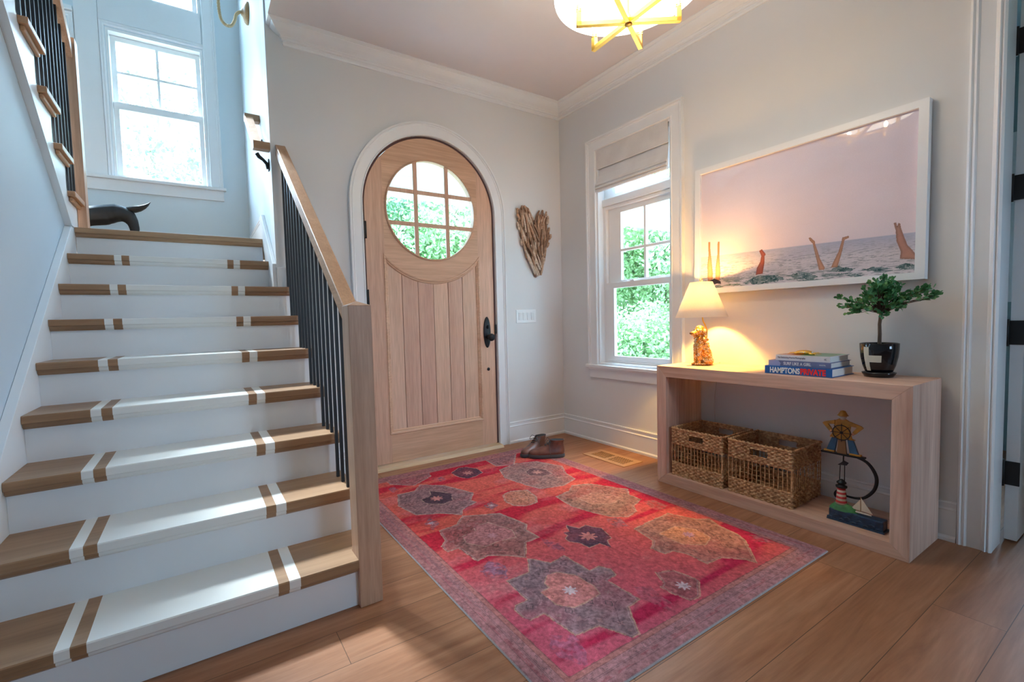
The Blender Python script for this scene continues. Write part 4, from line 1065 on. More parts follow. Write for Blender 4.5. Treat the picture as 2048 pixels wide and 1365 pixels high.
# ---- framed beach photograph
pf = thing('framed_photograph', 'wide white framed photograph of upturned legs in the sea on the right wall', 'framed picture', (-0.02, -1.99, 1.24))
FY0, FY1, FZ0, FZ1 = -2.5725, -1.402, 1.2385, 2.075
mb = MB(); iy0, iy1, iz0, iz1 = -2.536, -1.4385, 1.272, 2.040
for poly in ([(FY1, FZ0), (FY1, FZ1), (iy1, iz1), (iy1, iz0)], [(FY0, FZ0), (FY0, FZ1), (iy0, iz1), (iy0, iz0)], [(FY0, FZ1), (FY1, FZ1), (iy1, iz1), (iy0, iz1)], [(FY0, FZ0), (FY1, FZ0), (iy1, iz0), (iy0, iz0)]):
    mb.prism(poly, -0.045, -0.002, 'x')
build('frame', mb, M['white'], pf)
def in_poly(px, py, poly):
    c = np.zeros(px.shape, bool); n = len(poly); j = n - 1
    for i in range(n):
        xi, yi = poly[i]; xj, yj = poly[j]
        if yi != yj:
            c ^= ((yi > py) != (yj > py)) & (px < (xj - xi) * (py - yi) / (yj - yi) + xi)
        j = i
    return c
def edge_dist(px, py, poly):
    d = np.full(px.shape, 9.0); n = len(poly)
    for i in range(n):
        ax, ay = poly[i]; bx, by = poly[(i + 1) % n]
        vx, vy = bx - ax, by - ay; l2 = vx * vx + vy * vy + 1e-12
        t = np.clip(((px - ax) * vx + (py - ay) * vy) / l2, 0, 1)
        d = np.minimum(d, np.hypot(px - ax - t * vx, py - ay - t * vy))
    return d
def vnoise(px, py, seed, octaves=4):
    r = np.random.default_rng(seed); tot = np.zeros(px.shape); amp = 1.0; s_ = 0
    for o_ in range(octaves):
        g = r.random((64, 64)); f = 2 ** o_
        x = (px * f) % 64; y = (py * f) % 64
        xi = np.floor(x).astype(int) % 64; yi = np.floor(y).astype(int) % 64; fx = x - np.floor(x); fy = y - np.floor(y)
        fx = fx * fx * (3 - 2 * fx); fy = fy * fy * (3 - 2 * fy)
        x1 = (xi + 1) % 64; y1_ = (yi + 1) % 64
        tot += amp * ((g[yi, xi] * (1 - fx) + g[yi, x1] * fx) * (1 - fy) + (g[y1_, xi] * (1 - fx) + g[y1_, x1] * fx) * fy)
        s_ += amp; amp *= 0.55
    return tot / s_
def grid_surface(name, mat, parent, nx, ny, pos, colfn):
    """fine woven/printed surface: one vertex colour per cell corner"""
    u = np.linspace(0, 1, nx); v = np.linspace(0, 1, ny); U, V = np.meshgrid(u, v)
    P, A2, B2 = pos(U, V); colr = colfn(A2, B2)
    me = bpy.data.meshes.new(name); nv = nx * ny; nf = (nx - 1) * (ny - 1)
    me.vertices.add(nv); me.vertices.foreach_set('co', P.reshape(-1).astype(np.float32))
    i = np.arange(nx - 1); j = np.arange(ny - 1); I, J = np.meshgrid(i, j); q = (J * nx + I).reshape(-1)
    idx = np.stack([q, q + 1, q + nx + 1, q + nx], 1).reshape(-1)
    me.loops.add(nf * 4); me.loops.foreach_set('vertex_index', idx.astype(np.int32))
    me.polygons.add(nf); me.polygons.foreach_set('loop_start', (np.arange(nf) * 4).astype(np.int32))
    me.polygons.foreach_set('use_smooth', [True] * nf)
    me.update(); me.validate()
    at = me.color_attributes.new('pattern', 'FLOAT_COLOR', 'POINT')
    rgba_ = np.ones((nv, 4), np.float32); rgba_[:, :3] = np.clip(colr.reshape(-1, 3), 0, 1)
    at.data.foreach_set('color', rgba_.reshape(-1))
    me.materials.append(mat)
    o = bpy.data.objects.new(name, me); COL.objects.link(o)
    if parent is not None: o.parent = parent
    return o
RUG_MOTIFS = [
 ('M', (0.215, 0.135, 0.155), [(-1.926, -1.759), (-1.808, -1.761), (-1.745, -1.67), (-1.725, -1.684), (-1.68, -1.757), (-1.588, -1.744), (-1.583, -1.899), (-1.526, -1.899), (-1.5, -1.944), (-1.516, -1.99), (-1.577, -1.996), (-1.573, -2.155), (-1.648, -2.163), (-1.693, -2.225), (-1.732, -2.284), (-1.769, -2.283), (-1.786, -2.239), (-1.819, -2.175), (-1.921, -2.167), (-1.933, -2.015), (-2.0, -2.016), (-2.013, -1.997), (-2.009, -1.934), (-1.99, -1.913), (-1.932, -1.912)]),
 ('I', (0.46, 0.17, 0.16), [(-1.805, -1.861), (-1.758, -1.822), (-1.711, -1.829), (-1.66, -1.89), (-1.653, -1.99), (-1.671, -2.044), (-1.752, -2.052), (-1.817, -2.052), (-1.86, -1.998), (-1.86, -1.903), (-1.809, -1.899)]),
 ('M', (0.24, 0.11, 0.1), [(-1.948, -1.183), (-1.836, -1.169), (-1.759, -1.095), (-1.57, -1.186), (-1.529, -1.389), (-1.572, -1.437), (-1.569, -1.539), (-1.657, -1.547), (-1.742, -1.658), (-1.806, -1.594), (-1.876, -1.544), (-1.944, -1.557), (-1.955, -1.404), (-2.019, -1.402), (-2.016, -1.339), (-1.972, -1.301)]),
 ('I', (0.36, 0.14, 0.14), [(-1.879, -1.307), (-1.794, -1.293), (-1.774, -1.241), (-1.685, -1.249), (-1.631, -1.396), (-1.663, -1.472), (-1.753, -1.456), (-1.843, -1.461), (-1.898, -1.377)]),
 ('M', (0.22, 0.11, 0.11), [(-1.938, -0.575), (-1.825, -0.58), (-1.746, -0.492), (-1.622, -0.605), (-1.53, -0.835), (-1.606, -0.928), (-1.593, -0.973), (-1.715, -1.018), (-1.753, -1.084), (-1.844, -0.988), (-1.967, -0.93), (-2.004, -0.743)]),
 ('D', (0.07, 0.035, 0.045), [(-1.855, -0.747), (-1.771, -0.716), (-1.747, -0.637), (-1.686, -0.702), (-1.652, -0.765), (-1.698, -0.861), (-1.766, -0.882), (-1.847, -0.823)]),
 ('D', (0.08, 0.035, 0.05), [(-1.462, -0.41), (-1.364, -0.343), (-1.308, -0.358), (-1.264, -0.445), (-1.275, -0.54), (-1.359, -0.575), (-1.424, -0.583), (-1.463, -0.521)]),
 ('M', (0.26, 0.13, 0.11), [(-1.144, -0.561), (-0.957, -0.512), (-0.806, -0.57), (-0.724, -0.771), (-0.813, -0.909), (-0.84, -1.03), (-0.983, -1.077), (-1.141, -1.042), (-1.177, -0.934), (-1.213, -0.73)]),
 ('D', (0.13, 0.06, 0.06), [(-1.018, -0.707), (-0.925, -0.674), (-0.876, -0.763), (-0.891, -0.851), (-0.985, -0.853), (-1.045, -0.785)]),
 ('M', (0.4, 0.16, 0.1), [(-1.4, -0.968), (-1.322, -0.949), (-1.227, -0.999), (-1.247, -1.118), (-1.297, -1.188), (-1.379, -1.196), (-1.441, -1.151), (-1.453, -1.074)]),
 ('M', (0.25, 0.13, 0.1), [(-1.153, -1.187), (-1.027, -1.165), (-0.941, -1.108), (-0.83, -1.147), (-0.706, -1.362), (-0.77, -1.43), (-0.77, -1.519), (-0.886, -1.554), (-0.93, -1.616), (-1.029, -1.635), (-1.101, -1.583), (-1.154, -1.455), (-1.176, -1.343)]),
 ('I', (0.34, 0.16, 0.125), [(-1.064, -1.287), (-0.928, -1.276), (-0.86, -1.364), (-0.851, -1.443), (-0.967, -1.461), (-1.062, -1.392)]),
 ('M', (0.27, 0.13, 0.115), [(-1.115, -1.75), (-1.004, -1.737), (-0.812, -1.732), (-0.754, -1.86), (-0.7, -1.9), (-0.736, -1.982), (-0.748, -2.074), (-0.787, -2.14), (-0.948, -2.273), (-0.956, -2.23), (-1.026, -2.161), (-1.129, -2.155), (-1.123, -2.053), (-1.148, -2.004), (-1.204, -1.996), (-1.213, -1.927), (-1.142, -1.889)]),
 ('I', (0.39, 0.175, 0.115), [(-1.056, -1.855), (-0.918, -1.852), (-0.872, -1.936), (-0.886, -2.024), (-0.976, -2.051), (-1.06, -1.992)]),
 ('D', (0.085, 0.045, 0.07), [(-1.368, -1.516), (-1.34, -1.582), (-1.287, -1.577), (-1.245, -1.65), (-1.284, -1.752), (-1.318, -1.754), (-1.357, -1.815), (-1.372, -1.757), (-1.44, -1.757), (-1.448, -1.703), (-1.476, -1.659), (-1.473, -1.627), (-1.438, -1.608), (-1.44, -1.571), (-1.403, -1.58)]),
 ('M', (0.28, 0.1, 0.11), [(-1.367, -2.068), (-1.294, -2.1), (-1.276, -2.157), (-1.271, -2.209), (-1.369, -2.274), (-1.423, -2.273), (-1.44, -2.204), (-1.444, -2.152), (-1.408, -2.137)]),
 ('B', (0.33, 0.11, 0.18), [(-1.984, -2.112), (-1.925, -2.169), (-1.941, -2.242), (-1.98, -2.286), (-2.005, -2.276), (-2.037, -2.206), (-2.023, -2.164)]),
 ('B', (0.34, 0.09, 0.13), [(-1.532, -2.085), (-1.475, -2.125), (-1.493, -2.23), (-1.526, -2.276), (-1.55, -2.231), (-1.571, -2.156)]),
 ('B', (0.26, 0.12, 0.18), [(-1.981, -1.625), (-1.902, -1.586), (-1.855, -1.657), (-1.911, -1.743), (-1.969, -1.703)]),
 ('B', (0.28, 0.08, 0.12), [(-1.575, -1.554), (-1.522, -1.642), (-1.554, -1.715), (-1.602, -1.666)]),
 ('B', (0.22, 0.1, 0.12), [(-1.973, -1.043), (-1.909, -1.002), (-1.908, -1.104), (-1.975, -1.15)]),
 ('B', (0.22, 0.1, 0.12), [(-1.584, -1.041), (-1.518, -1.021), (-1.513, -1.093), (-1.58, -1.116)]),
 ('B', (0.22, 0.08, 0.1), [(-1.959, -0.449), (-1.908, -0.416), (-1.899, -0.493), (-1.95, -0.527)]),
 ('B', (0.22, 0.08, 0.1), [(-1.606, -0.461), (-1.557, -0.436), (-1.554, -0.505), (-1.605, -0.53)]),
 ('M', (0.24, 0.1, 0.1), [(-1.098, -0.258), (-0.783, -0.275), (-0.995, -0.54), (-1.119, -0.474)]),
 ('M', (0.24, 0.1, 0.1), [(-1.909, -0.26), (-1.588, -0.305), (-1.613, -0.386), (-1.784, -0.486), (-1.91, -0.371)]),
 ('B', (0.26, 0.1, 0.1), [(-0.788, -1.541), (-0.725, -1.57), (-0.725, -1.67), (-0.823, -1.693), (-0.831, -1.626)]),
 ('B', (0.24, 0.1, 0.12), [(-1.143, -1.582), (-1.078, -1.614), (-1.109, -1.715), (-1.187, -1.686)]),
 ('B', (0.3, 0.1, 0.14), [(-0.717, -2.12), (-0.664, -2.146), (-0.701, -2.223), (-0.742, -2.194)]),
]
RUG_SPOTS = [
 ((0.62, 0.22, 0.19), (-1.362, -1.671), 0.045),
 ((0.55, 0.2, 0.17), (-1.763, -0.778), 0.04),
 ((0.55, 0.2, 0.17), (-1.365, -0.482), 0.04),
 ((0.5, 0.22, 0.17), (-0.957, -0.768), 0.04),
 ((0.5, 0.45, 0.5), (-1.753, -1.961), 0.03),
 ((0.5, 0.42, 0.48), (-1.358, -2.195), 0.03),
 ((0.42, 0.2, 0.22), (-1.751, -1.386), 0.03),
 ((0.45, 0.35, 0.4), (-1.945, -1.077), 0.018),
 ((0.5, 0.35, 0.33), (-1.548, -1.067), 0.018),
 ((0.35, 0.2, 0.33), (-0.947, -1.945), 0.03),
]
PRINT_SHAPES = [
 ((0.6, 0.26, 0.13), [(-1.49, 1.584), (-1.503, 1.582), (-1.503, 1.54), (-1.511, 1.472), (-1.523, 1.37), (-1.52, 1.32), (-1.487, 1.323), (-1.484, 1.431), (-1.491, 1.497), (-1.489, 1.542)]),
 ((0.6, 0.26, 0.13), [(-1.554, 1.576), (-1.567, 1.574), (-1.566, 1.531), (-1.567, 1.465), (-1.575, 1.365), (-1.569, 1.322), (-1.54, 1.324), (-1.54, 1.402), (-1.552, 1.489)]),
 ((0.03, 0.02, 0.03), [(-1.496, 1.323), (-1.534, 1.336), (-1.575, 1.316), (-1.58, 1.297), (-1.552, 1.303), (-1.517, 1.291)]),
 ((0.36, 0.09, 0.055), [(-1.816, 1.478), (-1.832, 1.486), (-1.852, 1.458), (-1.854, 1.448), (-1.847, 1.444), (-1.847, 1.398), (-1.838, 1.338), (-1.798, 1.334), (-1.803, 1.373), (-1.823, 1.411), (-1.829, 1.446)]),
 ((0.52, 0.26, 0.16), [(-2.08, 1.512), (-2.09, 1.514), (-2.113, 1.487), (-2.114, 1.472), (-2.125, 1.438), (-2.138, 1.391), (-2.162, 1.337), (-2.158, 1.326), (-2.134, 1.328), (-2.122, 1.384), (-2.109, 1.441), (-2.102, 1.477), (-2.088, 1.495)]),
 ((0.52, 0.26, 0.16), [(-2.239, 1.488), (-2.267, 1.493), (-2.269, 1.482), (-2.249, 1.474), (-2.242, 1.43), (-2.233, 1.387), (-2.22, 1.335), (-2.19, 1.334), (-2.201, 1.364), (-2.223, 1.415), (-2.236, 1.467)]),
 ((0.45, 0.22, 0.16), [(-2.449, 1.523), (-2.459, 1.525), (-2.463, 1.504), (-2.467, 1.521), (-2.474, 1.516), (-2.478, 1.493), (-2.49, 1.45), (-2.503, 1.408), (-2.522, 1.381), (-2.54, 1.347), (-2.538, 1.335), (-2.476, 1.345), (-2.479, 1.379), (-2.462, 1.431), (-2.457, 1.489)]),
]
PRINT_WAVES = [
 [(-1.737, 1.301), (-1.808, 1.326), (-1.923, 1.32), (-1.96, 1.296), (-1.905, 1.282), (-1.788, 1.276)],
 [(-1.987, 1.309), (-2.03, 1.328), (-2.081, 1.323), (-2.131, 1.29), (-2.098, 1.279), (-2.031, 1.29)],
 [(-2.186, 1.321), (-2.224, 1.339), (-2.302, 1.313), (-2.277, 1.302), (-2.225, 1.308)],
 [(-2.255, 1.287), (-2.299, 1.291), (-2.341, 1.278), (-2.299, 1.272)],
 [(-2.32, 1.306), (-2.382, 1.317), (-2.448, 1.301), (-2.396, 1.291)],
 [(-2.455, 1.308), (-2.499, 1.32), (-2.542, 1.306), (-2.542, 1.286), (-2.487, 1.292)],
 [(-1.597, 1.292), (-1.706, 1.288), (-1.685, 1.277)],
]
HEART = [(-0.513, 2.064), (-0.454, 2.102), (-0.395, 2.086), (-0.325, 1.97), (-0.273, 2.079), (-0.199, 2.077), (-0.162, 2.033), (-0.153, 1.898), (-0.183, 1.721), (-0.25, 1.563), (-0.29, 1.475), (-0.339, 1.503), (-0.397, 1.596), (-0.464, 1.743), (-0.508, 1.852), (-0.521, 1.962)]
def lerp3(a, b_, t): return np.asarray(a) * (1 - t[..., None]) + np.asarray(b_) * t[..., None]
def print_colors(y, z):
    s_ = (-1.4385 - y) / 1.0975; h = (z - 1.272) / 0.768
    sky = lerp3((.78, .66, .70), (.68, .62, .72), np.clip((h - .35) / .65, 0, 1))
    sky = sky * (0.96 + 0.08 * vnoise(s_ * 3, h * 5, 3))[..., None]
    HZ = 1.4905 + (-1.4385 - y) * (-0.022)
    dist = np.clip((HZ - z) / 0.22, 0, 1)
    # swell: streaks get longer and taller towards the viewer
    pv = np.log(0.015 + np.maximum(HZ - z, 0)) * 16
    n1 = vnoise(s_ * 46 + 3, pv * 2.2, 5, 3); n2 = vnoise(s_ * 18 + 9, pv * 1.1, 8, 3)
    sea = lerp3((.44, .44, .56), (.64, .58, .62), np.clip(dist * 2.4, 0, 1))
    rip = np.clip((n1 - .52) * 5, 0, 1) * np.clip(dist * 3 + .15, 0, 1)
    sea = lerp3(1, 1, rip)[..., :1] * 0 + sea * (1 - 0.55 * rip[..., None]) + np.array((.10, .13, .16)) * 0.5 * rip[..., None]
    dark = np.clip((n2 - .50) * 7, 0, 1) * np.clip((dist - .52) * 3.2, 0, 1)
    sea = lerp3(sea, (.035, .10, .10), dark * .85) if False else sea * (1 - .85 * dark[..., None]) + np.array((.035, .105, .10)) * .85 * dark[..., None]
    for w in PRINT_WAVES:
        wob = (vnoise(s_ * 60, h * 70, 21, 2) - .5) * 0.012
        m_ = in_poly(y, z + wob, w); tt = np.clip(.55 + (vnoise(s_ * 40, h * 60, 22, 2) - .5) * 2.5, 0, 1)
        sea[m_] = (np.array((.02, .075, .075)) * tt[..., None] + np.array((.20, .25, .26)) * (1 - tt[..., None]))[m_]
    spark = (vnoise(s_ * 120, pv * 5, 31, 2) > .74) & (dist > .3); sea[spark] = (.72, .66, .68)
    t = np.clip((HZ - z) / 0.004, 0, 1)[..., None]
    c = sky * (1 - t) + sea * t
    for col_, poly in PRINT_SHAPES:
        m_ = in_poly(y, z, poly)
        if not m_.any(): continue
        e = np.clip(edge_dist(y, z, poly) / 0.010, 0, 1)
        sh = (0.62 + 0.42 * e) * (0.92 + 0.16 * vnoise(s_ * 70, h * 50, 40, 2))
        c[m_] = (np.array(col_) * sh[..., None])[m_]
    return c
pm = attr_mat('glazed_photo_print', rough=0.7, coat=1.0, noise=0.03, nscale=300, bmp=0, spec=0.2)
def ppos(U, V):
    y = iy1 + 0.002 - U * (iy1 - iy0 + 0.004); z = iz0 - 0.002 + V * (iz1 - iz0 + 0.004)
    P = np.stack([np.full(U.shape, -0.026 + 0.02), y + 1.99, z - 1.24], -1); return P, y, z
g = grid_surface('photo_print', pm, pf, 640, 440, ppos, print_colors)
pf.rotation_euler = (0, 0.017, 0); pf.location.x -= 0.0145    # its lower edge stands a little off the wall

# ---- driftwood heart
ht = thing('driftwood_heart', 'heart of brown driftwood sticks on the wall between door and corner', 'wall decoration', (-0.33, -0.02, 1.78))
hp = [(p[0], p[1]) for p in HEART]
dw = [plain('driftwood_%s' % n, c, 0.85, var=0.25, scale=60, bmp=0.6, bscale=90) for n, c in (('tan', (0.46, 0.29, 0.19)), ('brown', (0.28, 0.16, 0.10)), ('grey', (0.56, 0.42, 0.32)))]
R3 = random.Random(5)
def inside(x, z):
    return bool(in_poly(np.array([x]), np.array([z]), hp)[0])
def stick(x, z, L_, ang, r, depth, mat):
    d = Vector((cos(ang), 0, sin(ang))); n_ = Vector((-sin(ang), 0, cos(ang)))
    pts = []; rs = []
    b_ = R3.uniform(-.006, .006)
    for i in range(7):
        t = i / 6 - .5
        pts.append(Vector((x, depth, z)) + d * L_ * t + n_ * (b_ * (1 - 4 * t * t) + R3.uniform(-.0015, .0015)))
        rs.append(r * (0.86 + .22 * (1 - 4 * t * t)) * R3.uniform(.86, 1.14) * (0.86 if i in (0, 6) else 1))
    build('driftwood_stick', MB().tube(pts, rs, 7, True, False), mat, ht, bevel=0.0012, seg=1)
cnt = 0; tries = 0; placed = []
while cnt < 96 and tries < 6000:
    tries += 1
    x = R3.uniform(-.53, -.15); z = R3.uniform(1.48, 2.11)
    if not inside(x, z): continue
    if any((x - a) ** 2 * 3.2 + (z - b_) ** 2 * .55 < .00105 for a, b_ in placed): continue
    left = x < -0.335 - (2.03 - z) * -0.14
    ang = (radians(-72) if left else radians(78)) + R3.uniform(-.30, .30)
    if z < 1.75: ang = (radians(-66) if left else radians(80)) + R3.uniform(-.2, .2)
    L_ = R3.uniform(.09, .19)
    for _ in range(5):
        e1 = (x + cos(ang) * L_ / 2, z + sin(ang) * L_ / 2); e2 = (x - cos(ang) * L_ / 2, z - sin(ang) * L_ / 2)
        if inside(*e1) and inside(*e2): break
        L_ *= .82
    placed.append((x, z)); cnt += 1
    stick(x, z, max(L_, .05), ang, R3.uniform(.0085, .0125), -0.014 - R3.choice([0, .010, .018]), R3.choice(dw))
# outline sticks
for i in range(len(hp)):
    a, b_ = hp[i], hp[(i + 1) % len(hp)]
    L_ = sqrt((a[0] - b_[0]) ** 2 + (a[1] - b_[1]) ** 2)
    if L_ < .055: continue
    m_ = ((a[0] + b_[0]) / 2, (a[1] + b_[1]) / 2)
    if cnt < 100:
        stick(m_[0], m_[1], min(L_, .19) * 1.1, atan2(b_[1] - a[1], b_[0] - a[0]), .0095, -0.016, R3.choice(dw)); cnt += 1
build('backing_board', MB().prism([(p[0] * .9 + -.34 * .1, p[1] * .9 + 1.83 * .1) for p in hp], -0.010, -0.002, 'y'), dw[1], ht)

# ---- roman shade in the right window
fab = plain('pleated_white_linen', (0.74, 0.71, 0.70), 0.85, bmp=0.15, bscale=500)
rs_ = thing('roman_shade', 'white ribbed roman shade drawn up at the top of the right window', 'window shade', (0.0, -0.81, 2.52))
mb = MB(); ya, yb = -0.462, -1.162
def sheet(mb, prof, ya, yb, th=0.0015):
    mb.loft([[(x, y, z) for x, z in prof] for y in (ya, yb)], True, False)
val = []; nrib = 22
for i in range(nrib * 3 + 1):
    t = i / (nrib * 3); val.append((0.000 - 0.0022 * abs(sin(pi * t * nrib)), 2.518 - t * 0.160))
sheet(mb, val + [(x + 0.006, z) for x, z in val[::-1]], ya, yb)
build('valance', mb, fab, rs_)
mb = MB(); pr = [(0.012, 2.49), (0.014, 2.36), (0.008, 2.30), (-0.004, 2.245), (-0.018, 2.232), (-0.020, 2.222), (-0.010, 2.217), (-0.022, 2.205), (-0.024, 2.195), (-0.010, 2.190), (-0.020, 2.180), (-0.018, 2.168), (0.004, 2.166), (0.022, 2.18), (0.026, 2.24), (0.020, 2.49)]
sheet(mb, pr, ya - 0.001, yb + 0.004)
build('fabric_folds', mb, fab, rs_, bevel=0.002)
build('headrail', MB().box(0.0, 0.045, yb, ya, 2.47, 2.515), M['vinyl'], rs_)

# ---- rug
rg = thing('rug', 'worn red oriental rug with grey and brown medallions on the oak floor', 'rug', (-1.373, -1.30, 0))
def rug_colors(x, y):
    n = vnoise((x + 3) * 5, (y + 4) * 8, 50, 4); nb = vnoise((x + 3) * 1.2, (y + 4) * 9, 51, 3); nf = vnoise((x + 3) * 90, (y + 4) * 90, 52, 2)
    front = np.clip((-y - 1.2) / 1.1, 0, 1); leftw = np.clip((-x - 1.1) / 1.0, 0, 1)
    pink = np.clip(front * .6 + leftw * front * .8, 0, 1)
    salmon = lerp3((.50, .085, .060), (.45, .090, .140), pink)
    crims = lerp3((.40, .016, .030), (.36, .02, .065), np.clip(front * 1.2, 0, 1))
    t = np.clip((nb - .50) * 9 + .25 * leftw - .12, 0, 1)
    c = salmon * (1 - t[..., None]) + crims * t[..., None]
    pale = np.clip((n - .60) * 5, 0, 1) * (.25 + .45 * pink)
    c = c * (1 - pale[..., None]) + np.array((.46, .20, .21)) * pale[..., None]
    # worn medallions
    wx = (vnoise((x + 3) * 26, (y + 4) * 26, 60, 2) - .5) * .020; wy = (vnoise((x + 3) * 26, (y + 4) * 26, 61, 2) - .5) * .020
    for kind, col_, poly in RUG_MOTIFS:
        px = x + (wx if kind == 'B' else wx * .35); py = y + (wy if kind == 'B' else wy * .35)
        x0 = min(p[0] for p in poly) - .04; x1 = max(p[0] for p in poly) + .04; y0_ = min(p[1] for p in poly) - .04; y1_ = max(p[1] for p in poly) + .04
        box_ = (x > x0) & (x < x1) & (y > y0_) & (y < y1_)
        if not box_.any(): continue
        ins = np.zeros(x.shape, bool); ins[box_] = in_poly(px[box_], py[box_], poly)
        ed = np.full(x.shape, 9.0); ed[box_] = edge_dist(px[box_], py[box_], poly)
        fac = np.clip(.90 + (n - .5) * .9, .5, 1)
        if kind == 'B': fac = fac * np.clip(.4 + (vnoise((x + 3) * 60, (y + 4) * 60, 62, 2) - .35) * 3, 0, 1)
        cc = np.array(col_) * (0.8 + .4 * nf)[..., None]
        c = np.where(ins[..., None], c * (1 - fac[..., None]) + cc * fac[..., None], c)
        if kind in 'MI':
            # small scattered flowers and hooks inside
            cell = 0.052; gx = np.floor(x / cell); gy = np.floor(y / cell)
            hsh = np.modf(np.abs(np.sin(gx * 12.9898 + gy * 78.233) * 43758.5453))[0]
            dx = x - (gx + .5) * cell; dy = y - (gy + .5) * cell; rr = np.hypot(dx, dy); an = np.arctan2(dy, dx)
            fl_ = (rr < .009 + .006 * np.cos(an * 4 + hsh * 6)) & (hsh > .62) & ins & (ed > .022)
            c[fl_] = np.array(col_) * .7 + np.array((.15, .07, .07))
            ring = (np.abs(np.abs(dx) + np.abs(dy) * (.7 + .6 * hsh) - .015) < .0022) & (hsh < .22) & ins & (ed > .025)
            c[ring] = np.array(col_) * .5
        lw = .0032 if kind != 'D' else .0026
        line = (ed < lw) & (vnoise((x + 3) * 40, (y + 4) * 40, 63, 2) > .34)
        lc = np.array((.10, .07, .09)) if kind == 'M' and col_[2] > .2 else np.array((.42, .26, .20))
        if kind != 'B': c[line] = c[line] * .2 + lc * .8
        if kind == 'M':
            line2 = (np.abs(ed - .0080) < .0022) & ins; c[line2] = c[line2] * .5 + np.array((.36, .26, .26)) * .5
            line3 = (np.abs(ed - .050) < .0016) & ins & (vnoise((x + 3) * 22, (y + 4) * 22, 64, 2) > .45); c[line3] = c[line3] * .4 + np.array((.08, .04, .05)) * .6
    for col_, p, r in RUG_SPOTS:
        an = np.arctan2(y - p[1], x - p[0]); m_ = np.hypot(x - p[0], y - p[1]) < r * (.8 + .25 * np.cos(an * 8))
        c[m_] = c[m_] * .25 + np.array(col_) * .75
    # borders
    e = np.minimum.reduce([x - RX0, RX1 - x, y - RY0, RY1 - y]) / .57
    alongx = np.minimum(y - RY0, RY1 - y) < np.minimum(x - RX0, RX1 - x); s_ = np.where(alongx, x, y)
    B_ = e < .190
    mv = lerp3((.31, .12, .115), (.37, .185, .205), np.clip(front, 0, 1)) * (0.82 + .36 * n)[..., None]
    c = np.where(B_[..., None], mv, c)
    in_ = (e > .150) & B_; c[in_] = c[in_] * .4 + (np.array((.40, .15, .13)))[None] * .6
    for lo, hi, colr in ((.184, .190, (.12, .07, .07)), (.148, .153, (.14, .08, .09)), (.103, .108, (.13, .09, .11)), (.094, .098, (.16, .10, .12)), (.052, .056, (.15, .09, .10))):
        m_ = (e + wx * .25 > lo) & (e + wx * .25 < hi); c[m_] = c[m_] * .4 + np.array(colr) * .6
    # meander in the inner guard, hooks in the main band
    ph = s_ * 2 * pi / .034; m_ = (np.abs(e - (.128 + .013 * np.sign(np.sin(ph)) * np.minimum(1, 2.2 * np.abs(np.sin(ph))))) < .0035) & (vnoise((x + 3) * 30, (y + 4) * 30, 70, 2) > .38)
    c[m_] = c[m_] * .35 + np.array((.13, .10, .11)) * .65
    blot = (np.abs(e - .075) < .015) & (vnoise(s_ * 34 + 9, e * 60, 71, 2) > .56); c[blot] = c[blot] * .45 + np.array((.30, .09, .11)) * .55
    zig = (np.abs(e - (.03 + .012 * (2 / pi) * np.arcsin(np.sin(s_ * 2 * pi / .055)))) < .003); c[zig] = c[zig] * .5 + np.array((.30, .15, .17)) * .5
    c = c * (.62 + .76 * nf)[..., None] * (.86 + .28 * vnoise((x + 3) * 40, (y + 4) * 40, 53, 2))[..., None]
    sel = e < .009; c[sel] = (.42, .40, .42)
    return c
RX0, RX1, RY0, RY1 = -2.172, -0.575, -2.398, -0.205
def rpos(U, V):
    x = RX0 + U * (RX1 - RX0); y = RY0 + V * (RY1 - RY0)
    e = np.minimum.reduce([x - RX0, RX1 - x, y - RY0, RY1 - y])
    z = 0.0012 + 0.0068 * np.clip(e / .006, 0, 1) + 0.0010 * (vnoise((x + 3) * 2, (y + 4) * 2, 90, 2) - .5) * np.clip(e / .02, 0, 1)
    dx = 0.003 * np.sin(y * 9) * 0; 
    return np.stack([x + 1.373, y + 1.30, z], -1), x, y
grid_surface('rug_pile', attr_mat('worn_wool_rug', rough=0.95, noise=0.22, nscale=420, bmp=0.6, spec=0.1), rg, 560, 770, rpos, rug_colors)
build('rug_backing', MB().box(RX0 + .002, RX1 - .002, RY0 + .002, RY1 - .002, 0.0003, 0.0011), plain('rug_binding', (0.34, 0.33, 0.35), 0.9), rg)

# ---- ankle boots
def leather(name, a, b_):
    m, nt, bb = new_mat(name)
    n1 = N(nt, 'ShaderNodeTexNoise', Scale=14.0, Detail=4.0); nt.links.new(coords(nt), n1.inputs['Vector'])
    nt.links.new(ramp_node(nt, n1.outputs[0], [(0.35, a), (0.65, b_)]), bb.inputs['Base Color']); bb.inputs['Roughness'].default_value = 0.38
    n2 = N(nt, 'ShaderNodeTexNoise', Scale=120.0, Detail=2.0); nt.links.new(coords(nt), n2.inputs['Vector']); bump(nt, bb, n2.outputs[0], 0.25, 0.001); return m
lth = leather('brown_leather', (0.085, 0.03, 0.022), (0.20, 0.075, 0.05)); lth2 = leather('olive_brown_leather', (0.07, 0.045, 0.012), (0.15, 0.09, 0.03))
solem = plain('grey_rubber_sole', (0.055, 0.055, 0.06), 0.7, bmp=0.3); lining = plain('dark_lining', (0.02, 0.015, 0.013), 0.9)
